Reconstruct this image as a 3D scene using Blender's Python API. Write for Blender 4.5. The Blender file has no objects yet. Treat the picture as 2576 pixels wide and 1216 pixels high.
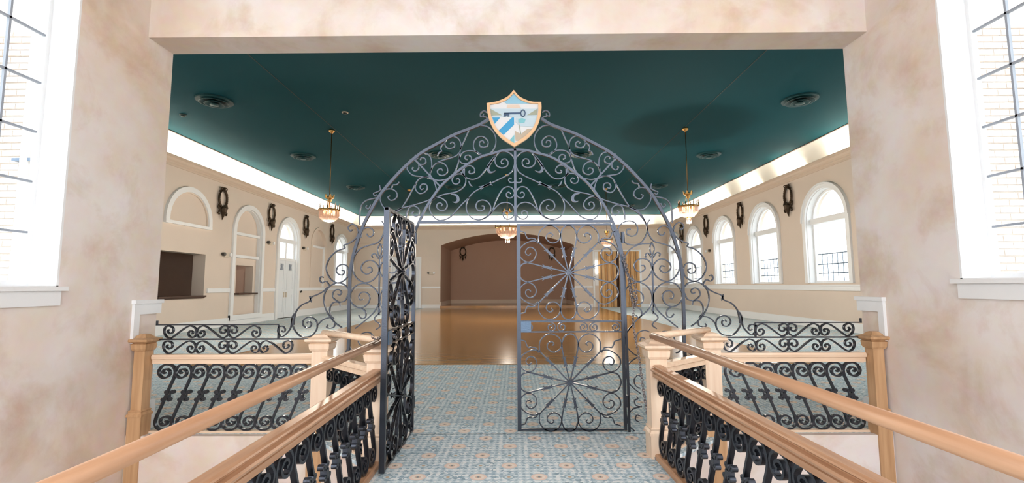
import bpy, bmesh, math, random
from math import sin, cos, pi, radians, atan, sqrt, hypot
from mathutils import Vector, Matrix

random.seed(7)
SC = bpy.context.scene
COL = SC.collection

# ------------------------------------------------------------------ camera
W, H, F = 2576.0, 1216.0, 1195.0
CAM = Vector((0.0, 0.0, 1.5))
PITCH = atan(112.0 / F)
YAW = atan(9.0 / F * cos(PITCH))
ROLL = radians(0.25)
_f = Vector((-sin(YAW), cos(YAW), 0)); _r = Vector((cos(YAW), sin(YAW), 0)); _u = Vector((0, 0, 1))
FWD = _f * cos(PITCH) + _u * sin(PITCH)
_up = _u * cos(PITCH) - _f * sin(PITCH)
RGT = _r * cos(ROLL) - _up * sin(ROLL)
UPV = _up * cos(ROLL) + _r * sin(ROLL)
cd = bpy.data.cameras.new('camera'); cam = bpy.data.objects.new('camera', cd); COL.objects.link(cam)
cd.sensor_width = 36.0; cd.lens = F / W * 36.0; cd.clip_end = 300
m = Matrix((RGT, UPV, -FWD)).transposed().to_4x4(); m.translation = CAM
cam.matrix_world = m
SC.camera = cam

def ray(x, y): return FWD + RGT * ((x - W / 2) / F) - UPV * ((y - H / 2) / F)
def onY(x, y, Y): d = ray(x, y); return CAM + d * ((Y - CAM.y) / d.y)
def onZ(x, y, Z): d = ray(x, y); return CAM + d * ((Z - CAM.z) / d.z)
def onX(x, y, X): d = ray(x, y); return CAM + d * ((X - CAM.x) / d.x)

# ------------------------------------------------------------------ sky and exposure
wd = bpy.data.worlds.new('sky'); SC.world = wd; wd.use_nodes = True
bg = wd.node_tree.nodes['Background']
bg.inputs[0].default_value = (0.93, 0.96, 1.0, 1); bg.inputs[1].default_value = 3.5
SC.view_settings.view_transform = 'Standard'; SC.view_settings.look = 'None'
SC.view_settings.gamma = 1.0; SC.view_settings.use_curve_mapping = False
SC.view_settings.exposure = 0.35
cy = SC.cycles
cy.use_denoising = True
try: cy.denoiser = 'OPENIMAGEDENOISE'
except Exception: pass
cy.max_bounces = 6; cy.diffuse_bounces = 4; cy.glossy_bounces = 3; cy.transmission_bounces = 3; cy.transparent_max_bounces = 8
cy.use_adaptive_sampling = True; cy.adaptive_threshold = 0.12; cy.adaptive_min_samples = 16
cy.sample_clamp_indirect = 6.0; cy.caustics_reflective = False; cy.caustics_refractive = False

COVE_TUBE = 75.0       # emission of the fluorescent tubes in the cove
CHANDELIER_W = 330.0   # watts of each chandelier

# ------------------------------------------------------------------ materials
MATS = {}
def nt(name):
    mt = bpy.data.materials.new(name); mt.use_nodes = True
    MATS[name] = mt
    return mt, mt.node_tree.nodes, mt.node_tree.links, mt.node_tree.nodes['Principled BSDF']
def flat(name, c, rough=0.5, metal=0.0, bump=0.0, bscale=60.0, var=0.0, vscale=3.0, spec=0.5):
    mt, N, L, P = nt(name)
    P.inputs['Base Color'].default_value = (*c, 1); P.inputs['Roughness'].default_value = rough
    P.inputs['Metallic'].default_value = metal; P.inputs['Specular IOR Level'].default_value = spec
    geo = N.new('ShaderNodeNewGeometry')
    if var > 0:
        nz = N.new('ShaderNodeTexNoise'); nz.inputs['Scale'].default_value = vscale; nz.inputs['Detail'].default_value = 4
        L.new(geo.outputs['Position'], nz.inputs['Vector'])
        mx = N.new('ShaderNodeMix'); mx.data_type = 'RGBA'
        mx.inputs[6].default_value = (*[v * (1 - var) for v in c], 1); mx.inputs[7].default_value = (*[min(1, v * (1 + var)) for v in c], 1)
        L.new(nz.outputs['Fac'], mx.inputs[0]); L.new(mx.outputs[2], P.inputs['Base Color'])
    if bump > 0:
        nb = N.new('ShaderNodeTexNoise'); nb.inputs['Scale'].default_value = bscale
        L.new(geo.outputs['Position'], nb.inputs['Vector'])
        bp = N.new('ShaderNodeBump'); bp.inputs['Strength'].default_value = bump; bp.inputs['Distance'].default_value = 0.01
        L.new(nb.outputs['Fac'], bp.inputs['Height']); L.new(bp.outputs['Normal'], P.inputs['Normal'])
    return mt
def emit(name, c, s):
    mt, N, L, P = nt(name)
    P.inputs['Base Color'].default_value = (*c, 1)
    P.inputs['Emission Color'].default_value = (*c, 1); P.inputs['Emission Strength'].default_value = s
    return mt
def glass(name, tint, gloss):
    mt, N, L, P = nt(name)
    N.remove(P)
    t = N.new('ShaderNodeBsdfTransparent'); t.inputs[0].default_value = (*tint, 1)
    g = N.new('ShaderNodeBsdfGlossy'); g.inputs['Roughness'].default_value = 0.05
    mx = N.new('ShaderNodeMixShader'); mx.inputs[0].default_value = gloss
    L.new(t.outputs[0], mx.inputs[1]); L.new(g.outputs[0], mx.inputs[2])
    L.new(mx.outputs[0], N['Material Output'].inputs['Surface'])
    return mt
def wood(name, c1, c2, scale, axis, rough=0.35, spec=0.5):
    mt, N, L, P = nt(name)
    geo = N.new('ShaderNodeNewGeometry'); mp = N.new('ShaderNodeMapping')
    s = [scale] * 3; s['XYZ'.index(axis)] = scale * 0.06
    mp.inputs['Scale'].default_value = s
    nz = N.new('ShaderNodeTexNoise'); nz.inputs['Scale'].default_value = 1.0; nz.inputs['Detail'].default_value = 5
    rp = N.new('ShaderNodeValToRGB')
    rp.color_ramp.elements[0].position = 0.3; rp.color_ramp.elements[0].color = (*c1, 1)
    rp.color_ramp.elements[1].position = 0.7; rp.color_ramp.elements[1].color = (*c2, 1)
    L.new(geo.outputs['Position'], mp.inputs['Vector']); L.new(mp.outputs[0], nz.inputs['Vector'])
    L.new(nz.outputs['Fac'], rp.inputs['Fac']); L.new(rp.outputs['Color'], P.inputs['Base Color'])
    P.inputs['Roughness'].default_value = rough; P.inputs['Specular IOR Level'].default_value = spec
    return mt
def plaster(name, base, pale, tan, amount=0.5):
    mt, N, L, P = nt(name)
    geo = N.new('ShaderNodeNewGeometry')
    def noise(sc, det, dist=0.0, off=(0, 0, 0)):
        mp = N.new('ShaderNodeMapping'); mp.inputs['Location'].default_value = off
        nz = N.new('ShaderNodeTexNoise'); nz.inputs['Scale'].default_value = sc; nz.inputs['Detail'].default_value = det
        nz.inputs['Distortion'].default_value = dist
        L.new(geo.outputs['Position'], mp.inputs['Vector']); L.new(mp.outputs[0], nz.inputs['Vector']); return nz
    a = noise(0.9, 6, 0.15); b = noise(1.35, 9, 0.35, (3, 1, 7)); c = noise(7.0, 7, 0.2, (9, 4, 2))
    b.inputs['Roughness'].default_value = 0.62; a.inputs['Roughness'].default_value = 0.55
    r1 = N.new('ShaderNodeValToRGB'); r1.color_ramp.elements[0].position = 0.36; r1.color_ramp.elements[1].position = 0.64
    r1.color_ramp.elements[0].color = (*base, 1); r1.color_ramp.elements[1].color = (*pale, 1)
    L.new(a.outputs['Fac'], r1.inputs['Fac'])
    r2 = N.new('ShaderNodeValToRGB'); r2.color_ramp.elements[0].position = 0.49; r2.color_ramp.elements[1].position = 0.72
    r2.color_ramp.elements[0].color = (0, 0, 0, 1); r2.color_ramp.elements[1].color = (1, 1, 1, 1)
    L.new(b.outputs['Fac'], r2.inputs['Fac'])
    mu = N.new('ShaderNodeMath'); mu.operation = 'MULTIPLY'; mu.inputs[1].default_value = amount
    L.new(r2.outputs['Color'], mu.inputs[0])
    m1 = N.new('ShaderNodeMix'); m1.data_type = 'RGBA'; m1.inputs[7].default_value = (*tan, 1)
    L.new(mu.outputs[0], m1.inputs[0]); L.new(r1.outputs['Color'], m1.inputs[6])
    m2 = N.new('ShaderNodeMix'); m2.data_type = 'RGBA'; m2.blend_type = 'OVERLAY'; m2.inputs[0].default_value = 0.14
    L.new(m1.outputs[2], m2.inputs[6]); L.new(c.outputs['Color'], m2.inputs[7])
    L.new(m2.outputs[2], P.inputs['Base Color'])
    P.inputs['Roughness'].default_value = 0.75
    bp = N.new('ShaderNodeBump'); bp.inputs['Strength'].default_value = 0.15; bp.inputs['Distance'].default_value = 0.01
    L.new(c.outputs['Fac'], bp.inputs['Height']); L.new(bp.outputs['Normal'], P.inputs['Normal'])
    return mt
def carpet():
    mt, N, L, P = nt('carpet')
    geo = N.new('ShaderNodeNewGeometry'); sp = N.new('ShaderNodeSeparateXYZ'); L.new(geo.outputs['Position'], sp.inputs[0])
    def M(op, a, b=None):
        n = N.new('ShaderNodeMath'); n.operation = op
        for i, v in enumerate((a, b)):
            if v is None: continue
            if isinstance(v, (int, float)): n.inputs[i].default_value = v
            else: L.new(v, n.inputs[i])
        return n.outputs[0]
    p0 = onZ(1281, 1172, 0); PIT = 0.48
    def lat(ox, oy, pit, rot=False):
        u = M('DIVIDE', M('SUBTRACT', sp.outputs[0], p0.x + ox), pit); v = M('DIVIDE', M('SUBTRACT', sp.outputs[1], p0.y + oy), pit)
        fu = M('SUBTRACT', M('FRACT', M('ADD', u, 500.5)), 0.5); fv = M('SUBTRACT', M('FRACT', M('ADD', v, 500.5)), 0.5)
        return fu, fv, M('SQRT', M('ADD', M('MULTIPLY', fu, fu), M('MULTIPLY', fv, fv)))
    _, _, d1 = lat(0, 0, PIT); _, _, d2 = lat(PIT / 2, PIT / 2, PIT)
    d = M('MINIMUM', d1, d2)
    _, _, e1 = lat(PIT / 2, 0, PIT); _, _, e2 = lat(0, PIT / 2, PIT)
    e = M('MINIMUM', e1, e2)
    fu, fv, g = lat(0, 0, PIT / 8)
    fu2, fv2, g2 = lat(PIT / 16, PIT / 16, PIT / 8)
    vor = N.new('ShaderNodeTexVoronoi'); vor.inputs['Scale'].default_value = 34.0
    L.new(geo.outputs['Position'], vor.inputs['Vector'])
    def mix(fac, c):
        mx = N.new('ShaderNodeMix'); mx.data_type = 'RGBA'
        L.new(fac, mx.inputs[0]); L.new(mix.cur, mx.inputs[6]); mx.inputs[7].default_value = (*c, 1); mix.cur = mx.outputs[2]
    rp = N.new('ShaderNodeValToRGB'); rp.color_ramp.interpolation = 'CONSTANT'
    els = rp.color_ramp.elements
    els[0].position = 0.0; els[0].color = (0.54, 0.65, 0.69, 1)
    els[1].position = 0.42; els[1].color = (0.64, 0.74, 0.77, 1)
    for ps, c in ((0.66, (0.42, 0.54, 0.61)), (0.8, (0.78, 0.82, 0.82)), (0.93, (0.28, 0.39, 0.46))):
        k = els.new(ps); k.color = (*c, 1)
    sv = N.new('ShaderNodeSeparateColor'); L.new(vor.outputs['Color'], sv.inputs[0]); L.new(sv.outputs[0], rp.inputs['Fac'])
    mix.cur = rp.outputs['Color']
    mix(M('LESS_THAN', g, 0.22), (0.34, 0.46, 0.53)); mix(M('LESS_THAN', g2, 0.2), (0.78, 0.83, 0.84))
    # leafy ring round every medallion and a small floret halfway
    
    mix(M('LESS_THAN', e, 0.10), (0.34, 0.46, 0.52)); mix(M('LESS_THAN', e, 0.07), (0.62, 0.71, 0.73)); mix(M('LESS_THAN', e, 0.03), (0.55, 0.42, 0.30))
    mix(M('LESS_THAN', d, 0.150), (0.46, 0.57, 0.60)); mix(M('LESS_THAN', d, 0.135), (0.80, 0.64, 0.55)); mix(M('LESS_THAN', d, 0.095), (0.82, 0.74, 0.65)); mix(M('LESS_THAN', d, 0.05), (0.66, 0.50, 0.40)); mix(M('LESS_THAN', d, 0.022), (0.2, 0.26, 0.28))
    L.new(mix.cur, P.inputs['Base Color']); P.inputs['Roughness'].default_value = 0.95; P.inputs['Specular IOR Level'].default_value = 0.15
    return mt
def dance_floor_mat():
    mt, N, L, P = nt('dance_floor_wood')
    geo = N.new('ShaderNodeNewGeometry'); br = N.new('ShaderNodeTexBrick')
    br.inputs['Color1'].default_value = (0.46, 0.245, 0.088, 1); br.inputs['Color2'].default_value = (0.38, 0.196, 0.07, 1); br.inputs['Mortar'].default_value = (0.20, 0.09, 0.03, 1)
    br.inputs['Scale'].default_value = 1.0; br.inputs['Mortar Size'].default_value = 0.004; br.inputs['Brick Width'].default_value = 1.4; br.inputs['Row Height'].default_value = 0.075
    L.new(geo.outputs['Position'], br.inputs['Vector'])
    mp = N.new('ShaderNodeMapping'); mp.inputs['Scale'].default_value = (1.5, 22, 1); nz = N.new('ShaderNodeTexNoise'); nz.inputs['Scale'].default_value = 1.0; nz.inputs['Detail'].default_value = 4
    L.new(geo.outputs['Position'], mp.inputs['Vector']); L.new(mp.outputs[0], nz.inputs['Vector'])
    mx = N.new('ShaderNodeMix'); mx.data_type = 'RGBA'; mx.blend_type = 'OVERLAY'; mx.inputs[0].default_value = 0.35
    L.new(br.outputs['Color'], mx.inputs[6]); L.new(nz.outputs['Fac'], mx.inputs[7]); L.new(mx.outputs[2], P.inputs['Base Color'])
    P.inputs['Roughness'].default_value = 0.15; P.inputs['Specular IOR Level'].default_value = 0.5
    return mt

flat('iron', (0.068, 0.076, 0.094), 0.30, 0.95, 0.12, 120)
plaster('vestibule_plaster', (0.72, 0.585, 0.48), (0.79, 0.735, 0.71), (0.50, 0.32, 0.18), 0.60)
flat('hall_paint', (0.68, 0.58, 0.495), 0.7, var=0.05, vscale=0.8)
flat('alcove_shade_paint', (0.46, 0.30, 0.22), 0.75, var=0.05, vscale=0.5)  # wall colour darkened to brown, the alcove's dimness put into the paint
flat('pantry_paint', (0.62, 0.48, 0.40), 0.8, var=0.05)
flat('ceiling_paint', (0.0, 0.054, 0.070), 0.8, var=0.06, vscale=0.4, spec=0.15)
flat('cove_paint', (0.86, 0.84, 0.76), 0.7, var=0.02)
flat('white_paint', (0.80, 0.81, 0.82), 0.45, var=0.02)
flat('cornice_paint', (0.62, 0.50, 0.40), 0.6, var=0.03)
wood('honey_oak', (0.37, 0.195, 0.105), (0.52, 0.30, 0.175), 26, 'Y', 0.38)
wood('honey_oak_upright', (0.44, 0.25, 0.12), (0.60, 0.37, 0.20), 26, 'Z', 0.4)
wood('pale_oak', (0.74, 0.53, 0.37), (0.84, 0.66, 0.50), 22, 'Z', 0.42)  # same oak painted paler, the light on these posts put into its colour
wood('pale_oak_rail', (0.72, 0.50, 0.34), (0.82, 0.63, 0.46), 22, 'X', 0.42)
wood('dark_wood', (0.045, 0.022, 0.014), (0.085, 0.042, 0.026), 20, 'Y', 0.35)
wood('golden_wood', (0.60, 0.34, 0.14), (0.76, 0.50, 0.25), 24, 'Z', 0.35)
flat('brass', (0.62, 0.36, 0.12), 0.28, 0.9)
flat('aged_brass', (0.20, 0.12, 0.045), 0.35, 0.85)
flat('bronze', (0.055, 0.034, 0.018), 0.45, 0.6, 0.3, 80)
flat('vent_paint', (0.003, 0.050, 0.058), 0.5)
flat('vent_dark', (0.012, 0.03, 0.03), 0.7)
emit('tube_glow', (1.0, 0.97, 0.86), COVE_TUBE)
emit('bulb_glow', (1.0, 0.62, 0.28), 5.0)
emit('slit_light', (1.0, 0.92, 0.80), 3.0)
glass('window_glass', (0.97, 0.985, 0.98), 0.05)
flat('crystal', (0.86, 0.70, 0.60), 0.12)
MATS['crystal'].node_tree.nodes['Principled BSDF'].inputs['Transmission Weight'].default_value = 0.55
MATS['crystal'].node_tree.nodes['Principled BSDF'].inputs['Emission Color'].default_value = (1.0, 0.50, 0.30, 1)
MATS['crystal'].node_tree.nodes['Principled BSDF'].inputs['Emission Strength'].default_value = 0.10
flat('brick', (0.82, 0.74, 0.68), 0.85, var=0.12, vscale=6)
flat('mortar', (0.74, 0.69, 0.64), 0.9)
flat('paving', (0.5, 0.5, 0.47), 0.9, var=0.1)
flat('well_floor', (0.34, 0.30, 0.27), 0.8, var=0.15)
flat('device_plastic', (0.60, 0.52, 0.42), 0.5)
flat('dark_plastic', (0.05, 0.045, 0.04), 0.4)
flat('chain_steel', (0.30, 0.27, 0.28), 0.32, 0.85)
flat('lock_steel', (0.10, 0.15, 0.22), 0.4, 0.5, 0.2, 60)
flat('muntin_paint', (0.30, 0.33, 0.38), 0.5)
flat('crest_gold', (0.64, 0.39, 0.20), 0.45)
flat('crest_white', (0.60, 0.60, 0.60), 0.5)
flat('crest_sky', (0.22, 0.44, 0.56), 0.5)
flat('crest_dawn', (0.60, 0.48, 0.38), 0.5)
flat('crest_mist', (0.42, 0.52, 0.57), 0.5)
flat('crest_sage', (0.28, 0.30, 0.22), 0.5)
flat('crest_blue', (0.02, 0.26, 0.48), 0.5)
flat('crest_aqua', (0.16, 0.42, 0.46), 0.5)
flat('crest_sand', (0.42, 0.34, 0.25), 0.5)
flat('crest_navy', (0.03, 0.07, 0.14), 0.5)
flat('door_paint', (0.74, 0.77, 0.80), 0.45, var=0.02)
carpet(); dance_floor_mat()

# ------------------------------------------------------------------ mesh helpers
class MB:
    def __init__(s): s.v = []; s.f = []
    def add(s, vs, fs):
        o = len(s.v); s.v += [tuple(v) for v in vs]; s.f += [tuple(i + o for i in f) for f in fs]; return s
    def box(s, x0, x1, y0, y1, z0, z1):
        v = [(x, y, z) for z in (z0, z1) for y in (y0, y1) for x in (x0, x1)]
        return s.add(v, [(0, 2, 3, 1), (4, 5, 7, 6), (0, 1, 5, 4), (2, 6, 7, 3), (0, 4, 6, 2), (1, 3, 7, 5)])
    def prism(s, poly, d0, d1, to):          # poly: list of (a,b); to(a,b,d) -> xyz
        n = len(poly)
        v = [to(a, b, d0) for a, b in poly] + [to(a, b, d1) for a, b in poly]
        return s.add(v, [tuple(range(n)), tuple(range(2 * n - 1, n - 1, -1))] + [(i, (i + 1) % n + 0, (i + 1) % n + n, i + n)[::-1] for i in range(n)])
    def strip(s, outer, inner, d0, d1, to, close=False):  # band between two equal length polylines, extruded
        n = len(outer); v = []
        for a, b in zip(outer, inner):
            v += [to(*a, d0), to(*b, d0), to(*b, d1), to(*a, d1)]
        f = []
        rng = n if close else n - 1
        for i in range(rng):
            j = (i + 1) % n
            for k in range(4):
                l = (k + 1) % 4; f.append((4 * i + k, 4 * i + l, 4 * j + l, 4 * j + k))
        if not close: f += [(3, 2, 1, 0), (4 * n - 4, 4 * n - 3, 4 * n - 2, 4 * n - 1)]
        return s.add(v, f)
    def sweep(s, path, frame):               # frame(i) -> list of ring points
        n = len(path); rings = [frame(i) for i in range(n)]; k = len(rings[0]); f = []
        for i in range(n - 1):
            for j in range(k):
                l = (j + 1) % k; f.append((i * k + j, i * k + l, (i + 1) * k + l, (i + 1) * k + j))
        f += [tuple(range(k))[::-1], tuple((n - 1) * k + j for j in range(k))]
        return s.add([p for r in rings for p in r], f)
    def tube(s, pts, r, k=8):
        pts = [Vector(p) for p in pts]; n = len(pts)
        def fr(i):
            t = (pts[min(i + 1, n - 1)] - pts[max(i - 1, 0)]).normalized()
            a = Vector((0, 0, 1)) if abs(t.z) < 0.9 else Vector((0, 1, 0))
            u = t.cross(a).normalized(); w = t.cross(u)
            rr = r[i] if isinstance(r, (list, tuple)) else r
            return [pts[i] + u * (rr * cos(2 * pi * q / k)) + w * (rr * sin(2 * pi * q / k)) for q in range(k)]
        return s.sweep(pts, fr)
    def lathe(s, prof, c=(0, 0, 0), k=20):   # prof [(r,z)]
        v = []; f = []; n = len(prof)
        for r, z in prof:
            for j in range(k): v.append((c[0] + r * cos(2 * pi * j / k), c[1] + r * sin(2 * pi * j / k), c[2] + z))
        for i in range(n - 1):
            for j in range(k):
                l = (j + 1) % k; f.append((i * k + j, i * k + l, (i + 1) * k + l, (i + 1) * k + j))
        f += [tuple(range(k))[::-1], tuple((n - 1) * k + j for j in range(k))]
        return s.add(v, f)
    def ribbon(s, uv, t, depth, to):         # flat bar bent in a plane; to(u,v,d) -> xyz
        n = len(uv)
        def fr(i):
            a = uv[max(i - 1, 0)]; b = uv[min(i + 1, n - 1)]
            dx, dy = b[0] - a[0], b[1] - a[1]; l = hypot(dx, dy) or 1
            nx, ny = -dy / l, dx / l
            tt = (t[i] if isinstance(t, (list, tuple)) else t) / 2
            u, v = uv[i]
            return [to(u + nx * tt, v + ny * tt, -depth / 2), to(u - nx * tt, v - ny * tt, -depth / 2), to(u - nx * tt, v - ny * tt, depth / 2), to(u + nx * tt, v + ny * tt, depth / 2)]
        return s.sweep(uv, fr)
    def mesh(s, name, smooth=False):
        me = bpy.data.meshes.new(name); me.from_pydata(s.v, [], s.f)
        bm = bmesh.new(); bm.from_mesh(me); bmesh.ops.recalc_face_normals(bm, faces=bm.faces); bm.to_mesh(me); bm.free()
        if smooth:
            for p in me.polygons: p.use_smooth = True
        return me

def obj(name, mb, mat, parent=None, smooth=False, loc=None):
    me = mb if isinstance(mb, bpy.types.Mesh) else mb.mesh(name, smooth)
    if not me.materials: me.materials.append(MATS[mat])
    o = bpy.data.objects.new(name, me); COL.objects.link(o)
    if parent is not None: o.parent = parent
    if loc is not None: o.location = loc
    return o
def thing(name, label, cat, loc=(0, 0, 0), group=None, rotz=0):
    o = bpy.data.objects.new(name, None); COL.objects.link(o); o.empty_display_size = 0.1
    o.location = loc; o.rotation_euler = (0, 0, rotz); o['label'] = label; o['category'] = cat
    if group: o['group'] = group
    return o
def tag(o, label, cat, group=None):
    o['label'] = label; o['category'] = cat
    if group: o['group'] = group
    return o
def struct(name, mb, mat, smooth=False):
    o = obj(name, mb, mat, None, smooth); o['kind'] = 'structure'; return o
def sempty(name, loc=(0, 0, 0)):
    o = bpy.data.objects.new(name, None); COL.objects.link(o); o.location = loc; o['kind'] = 'structure'; return o
def cat_rom(p, sub=5):
    out = []; n = len(p)
    for i in range(n - 1):
        p0 = p[i - 1] if i > 0 else (2 * p[0][0] - p[1][0], 2 * p[0][1] - p[1][1])
        p1, p2 = p[i], p[i + 1]
        p3 = p[i + 2] if i + 2 < n else (2 * p2[0] - p1[0], 2 * p2[1] - p1[1])
        for j in range(sub):
            t = j / sub
            out.append(tuple(0.5 * (2 * p1[k] + (p2[k] - p0[k]) * t + (2 * p0[k] - 5 * p1[k] + 4 * p2[k] - p3[k]) * t * t + (3 * p1[k] - p0[k] - 3 * p2[k] + p3[k]) * t ** 3) for k in (0, 1)))
    out.append(tuple(p[-1])); return out
def spiral(cx, cy, r0, r1, a0, turns, n=None):
    n = n or int(abs(turns) * 16) + 4
    return [(cx + (r0 + (r1 - r0) * i / n) * cos(a0 + 2 * pi * turns * i / n), cy + (r0 + (r1 - r0) * i / n) * sin(a0 + 2 * pi * turns * i / n)) for i in range(n + 1)]

# ------------------------------------------------------------------ key dimensions (metres, floor of the hall = 0)
VL, VR = -3.95, 3.76          # vestibule side walls
BF, BB = 4.87, 5.24           # beam / hall front wall, front and back faces
SOFF = 4.19
HL, HR, HB = -11.2, 10.6, 33.2
CZ = 6.42                     # hall ceiling
GY = 5.06                     # plane of the iron screen and balustrades
WELL = -1.7
VC = 6.2                      # vestibule ceiling

# ------------------------------------------------------------------ floors
b = MB()
b.add([(HL, BB - 0.30, 0), (HR, BB - 0.30, 0), (HR, HB, 0), (HL, HB, 0)], [(0, 1, 2, 3)])
b = MB().box(HL - 0.3, HR + 0.3, BB, HB + 0.3, -0.03, 0)
b.box(VL - 0.06, VR + 0.06, 4.99, BB, -0.03, 0)
b.prism([(-2.06, 5.0), (-2.06, 4.92), (-1.26, 4.12), (-1.26, -3.0), (1.34, -3.0), (1.34, 4.3), (2.06, 4.92), (2.06, 5.0)], -0.03, 0, lambda x, y, z: (x, y, z))
struct('floor', b, 'carpet')
b = MB().box(-6.3, 5.7, 9.28, HB - 0.05, 0.0, 0.012)
o = struct('floor_dance', b, 'dance_floor_wood'); o.name = 'floor_dance'
struct('floor_well', MB().box(VL - 0.3, VR + 0.3, -4, 5.0, WELL - 0.2, WELL), 'well_floor')
# plaster walls that carry the raised floor
b = MB().box(VL - 0.06, -1.9, 4.93, 5.0, WELL, 0.003); b.box(1.9, VR + 0.06, 4.93, 5.0, WELL, 0.003)
struct('wall_well', b, 'vestibule_plaster')
b = MB()
b.prism([(-1.98, 4.93), (-1.22, 4.12), (-1.22, -3.0), (1.30, -3.0), (1.30, 4.3), (1.98, 4.93)], WELL, -0.032, lambda x, y, z: (x, y, z))
struct('wall_walkway', b, 'vestibule_plaster')
struct('ground', MB().box(-60, 60, -40, 90, WELL - 0.6, WELL - 0.35), 'paving')

# ------------------------------------------------------------------ walls with openings
def arch_pts(c, hw, zs, n=14): return [(c + hw * cos(pi - pi * i / n), zs + hw * sin(pi - pi * i / n)) for i in range(n + 1)]
def wall_faces(s0, s1, z0, z1, ops):
    """flat wall in (s,z) with openings (centre, half width, sill, spring or head, arched); returns polygons"""
    polys = []; cur = s0
    for c, hw, zb, zt, arched in sorted(ops):
        polys.append([(cur, z0), (c - hw, z0), (c - hw, z1), (cur, z1)])
        if zb > z0 + 1e-4: polys.append([(c - hw, z0), (c + hw, z0), (c + hw, zb), (c - hw, zb)])
        top = arch_pts(c, hw, zt) if arched else [(c - hw, zt), (c + hw, zt)]
        for (a, b_) in zip(top[:-1], top[1:]): polys.append([a, b_, (b_[0], z1), (a[0], z1)])
        cur = c + hw
    polys.append([(cur, z0), (s1, z0), (s1, z1), (cur, z1)])
    return polys
def outline(c, hw, zb, zt, arched):
    return ([(c - hw, zb)] + (arch_pts(c, hw, zt) if arched else [(c - hw, zt), (c + hw, zt)]) + [(c + hw, zb)])
def wall_mesh(b, s0, s1, z0, z1, ops, to, thick, back=()):
    """front + back skin and reveals; openings listed in back get closed by a panel at their depth"""
    for P in wall_faces(s0, s1, z0, z1, ops):
        b.add([to(a, z, 0) for a, z in P], [tuple(range(4))]); b.add([to(a, z, thick) for a, z in P], [tuple(range(4))])
    for op in ops:
        o_ = outline(*op); n = len(o_)
        b.add([to(a, z, 0) for a, z in o_] + [to(a, z, thick) for a, z in o_], [(i, (i + 1) % n, (i + 1) % n + n, i + n) for i in range(n)])
    for a in (s0, s1): b.add([to(a, z0, 0), to(a, z1, 0), to(a, z1, thick), to(a, z0, thick)], [(0, 1, 2, 3)])
    b.add([to(s0, z1, 0), to(s1, z1, 0), to(s1, z1, thick), to(s0, z1, thick)], [(0, 1, 2, 3)])
TL = lambda s, z, d: (HL - d, s, z)       # left hall wall, d into the wall
TR = lambda s, z, d: (HR + d, s, z)
SPR = 3.76
LB = [16.05, 19.75, 23.25, 26.9, 30.25]   # bay centres, left wall
RB = [16.2, 20.2, 24.1, 28.1, 31.55]
WTH = 0.45
left_ops = [(16.05 - 0.12, 1.12, 1.20, 2.68, False), (19.75, 0.98, 0.32, SPR, True), (23.25, 0.98, 0.0, SPR, True), (26.9, 0.95, 1.47, SPR, True), (30.25, 0.92, 1.55, SPR, True), (12.4, 0.95, 1.55, SPR, True), (8.7, 0.95, 1.55, SPR, True)]  # the two nearest bays are unseen windows, added for daylight
b = MB(); wall_mesh(b, BB, HB, 0, CZ + 0.1, left_ops, TL, WTH); struct('wall_left', b, 'hall_paint')
right_ops = [(c, 1.06, 1.55, SPR, True) for c in RB] + [(12.2, 1.06, 1.55, SPR, True), (8.2, 1.06, 1.55, SPR, True)]  # last two are unseen windows put in to bring more daylight
right_ops = [(c, min(h, HB - c - 0.05), a, s, t) for c, h, a, s, t in right_ops]
b = MB(); wall_mesh(b, BB, HB, 0, CZ + 0.1, right_ops, TR, WTH); struct('wall_right', b, 'hall_paint')
# back wall with the segmental-arched alcove
AX0, AX1, AZS, AZP = -5.25, 4.08, 4.36, 5.2
ac = (AX0 + AX1) / 2; ahw = (AX1 - AX0) / 2; rise = AZP - AZS; AR_ = (ahw * ahw + rise * rise) / (2 * rise); azc = AZP - AR_
aan = math.asin(ahw / AR_)
alc_arc = [(ac + AR_ * sin(-aan + 2 * aan * i / 24), azc + AR_ * cos(-aan + 2 * aan * i / 24)) for i in range(25)]
TB = lambda s, z, d: (s, HB + d, z)
b = MB()
for P in [[(HL, 0), (AX0, 0), (AX0, CZ + 0.1), (HL, CZ + 0.1)], [(AX1, 0), (HR, 0), (HR, CZ + 0.1), (AX1, CZ + 0.1)]] + [[p, q, (q[0], CZ + 0.1), (p[0], CZ + 0.1)] for p, q in zip(alc_arc[:-1], alc_arc[1:])]:
    b.add([TB(a, z, 0) for a, z in P], [(0, 1, 2, 3)])
    b.add([TB(a, z, 0.3) for a, z in P], [(0, 1, 2, 3)])
struct('wall_back', b, 'hall_paint')
AD = 5.2
pr = [(AX0, 0.0)] + alc_arc + [(AX1, 0.0)]; n = len(pr)
b = MB(); b.add([TB(a, z, 0) for a, z in pr] + [TB(a, z, AD) for a, z in pr], [(i, i + 1, i + 1 + n, i + n) for i in range(n - 1)])
b.add([TB(a, z, AD) for a, z in pr], [tuple(range(n))])
struct('wall_alcove', b, 'alcove_shade_paint')
struct('floor_alcove', MB().box(AX0, AX1, HB - 0.06, HB + AD, 0.0, 0.14), 'dance_floor_wood')
b = MB().box(AX0 + 0.02, AX1 - 0.02, HB + AD - 0.05, HB + AD, 0.14, 0.42); b.box(AX0, AX0 + 0.05, HB + 0.02, HB + AD - 0.05, 0.14, 0.42); b.box(AX1 - 0.05, AX1, HB + 0.02, HB + AD - 0.05, 0.14, 0.42)
struct('baseboard_alcove', b, 'cornice_paint')
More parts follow.
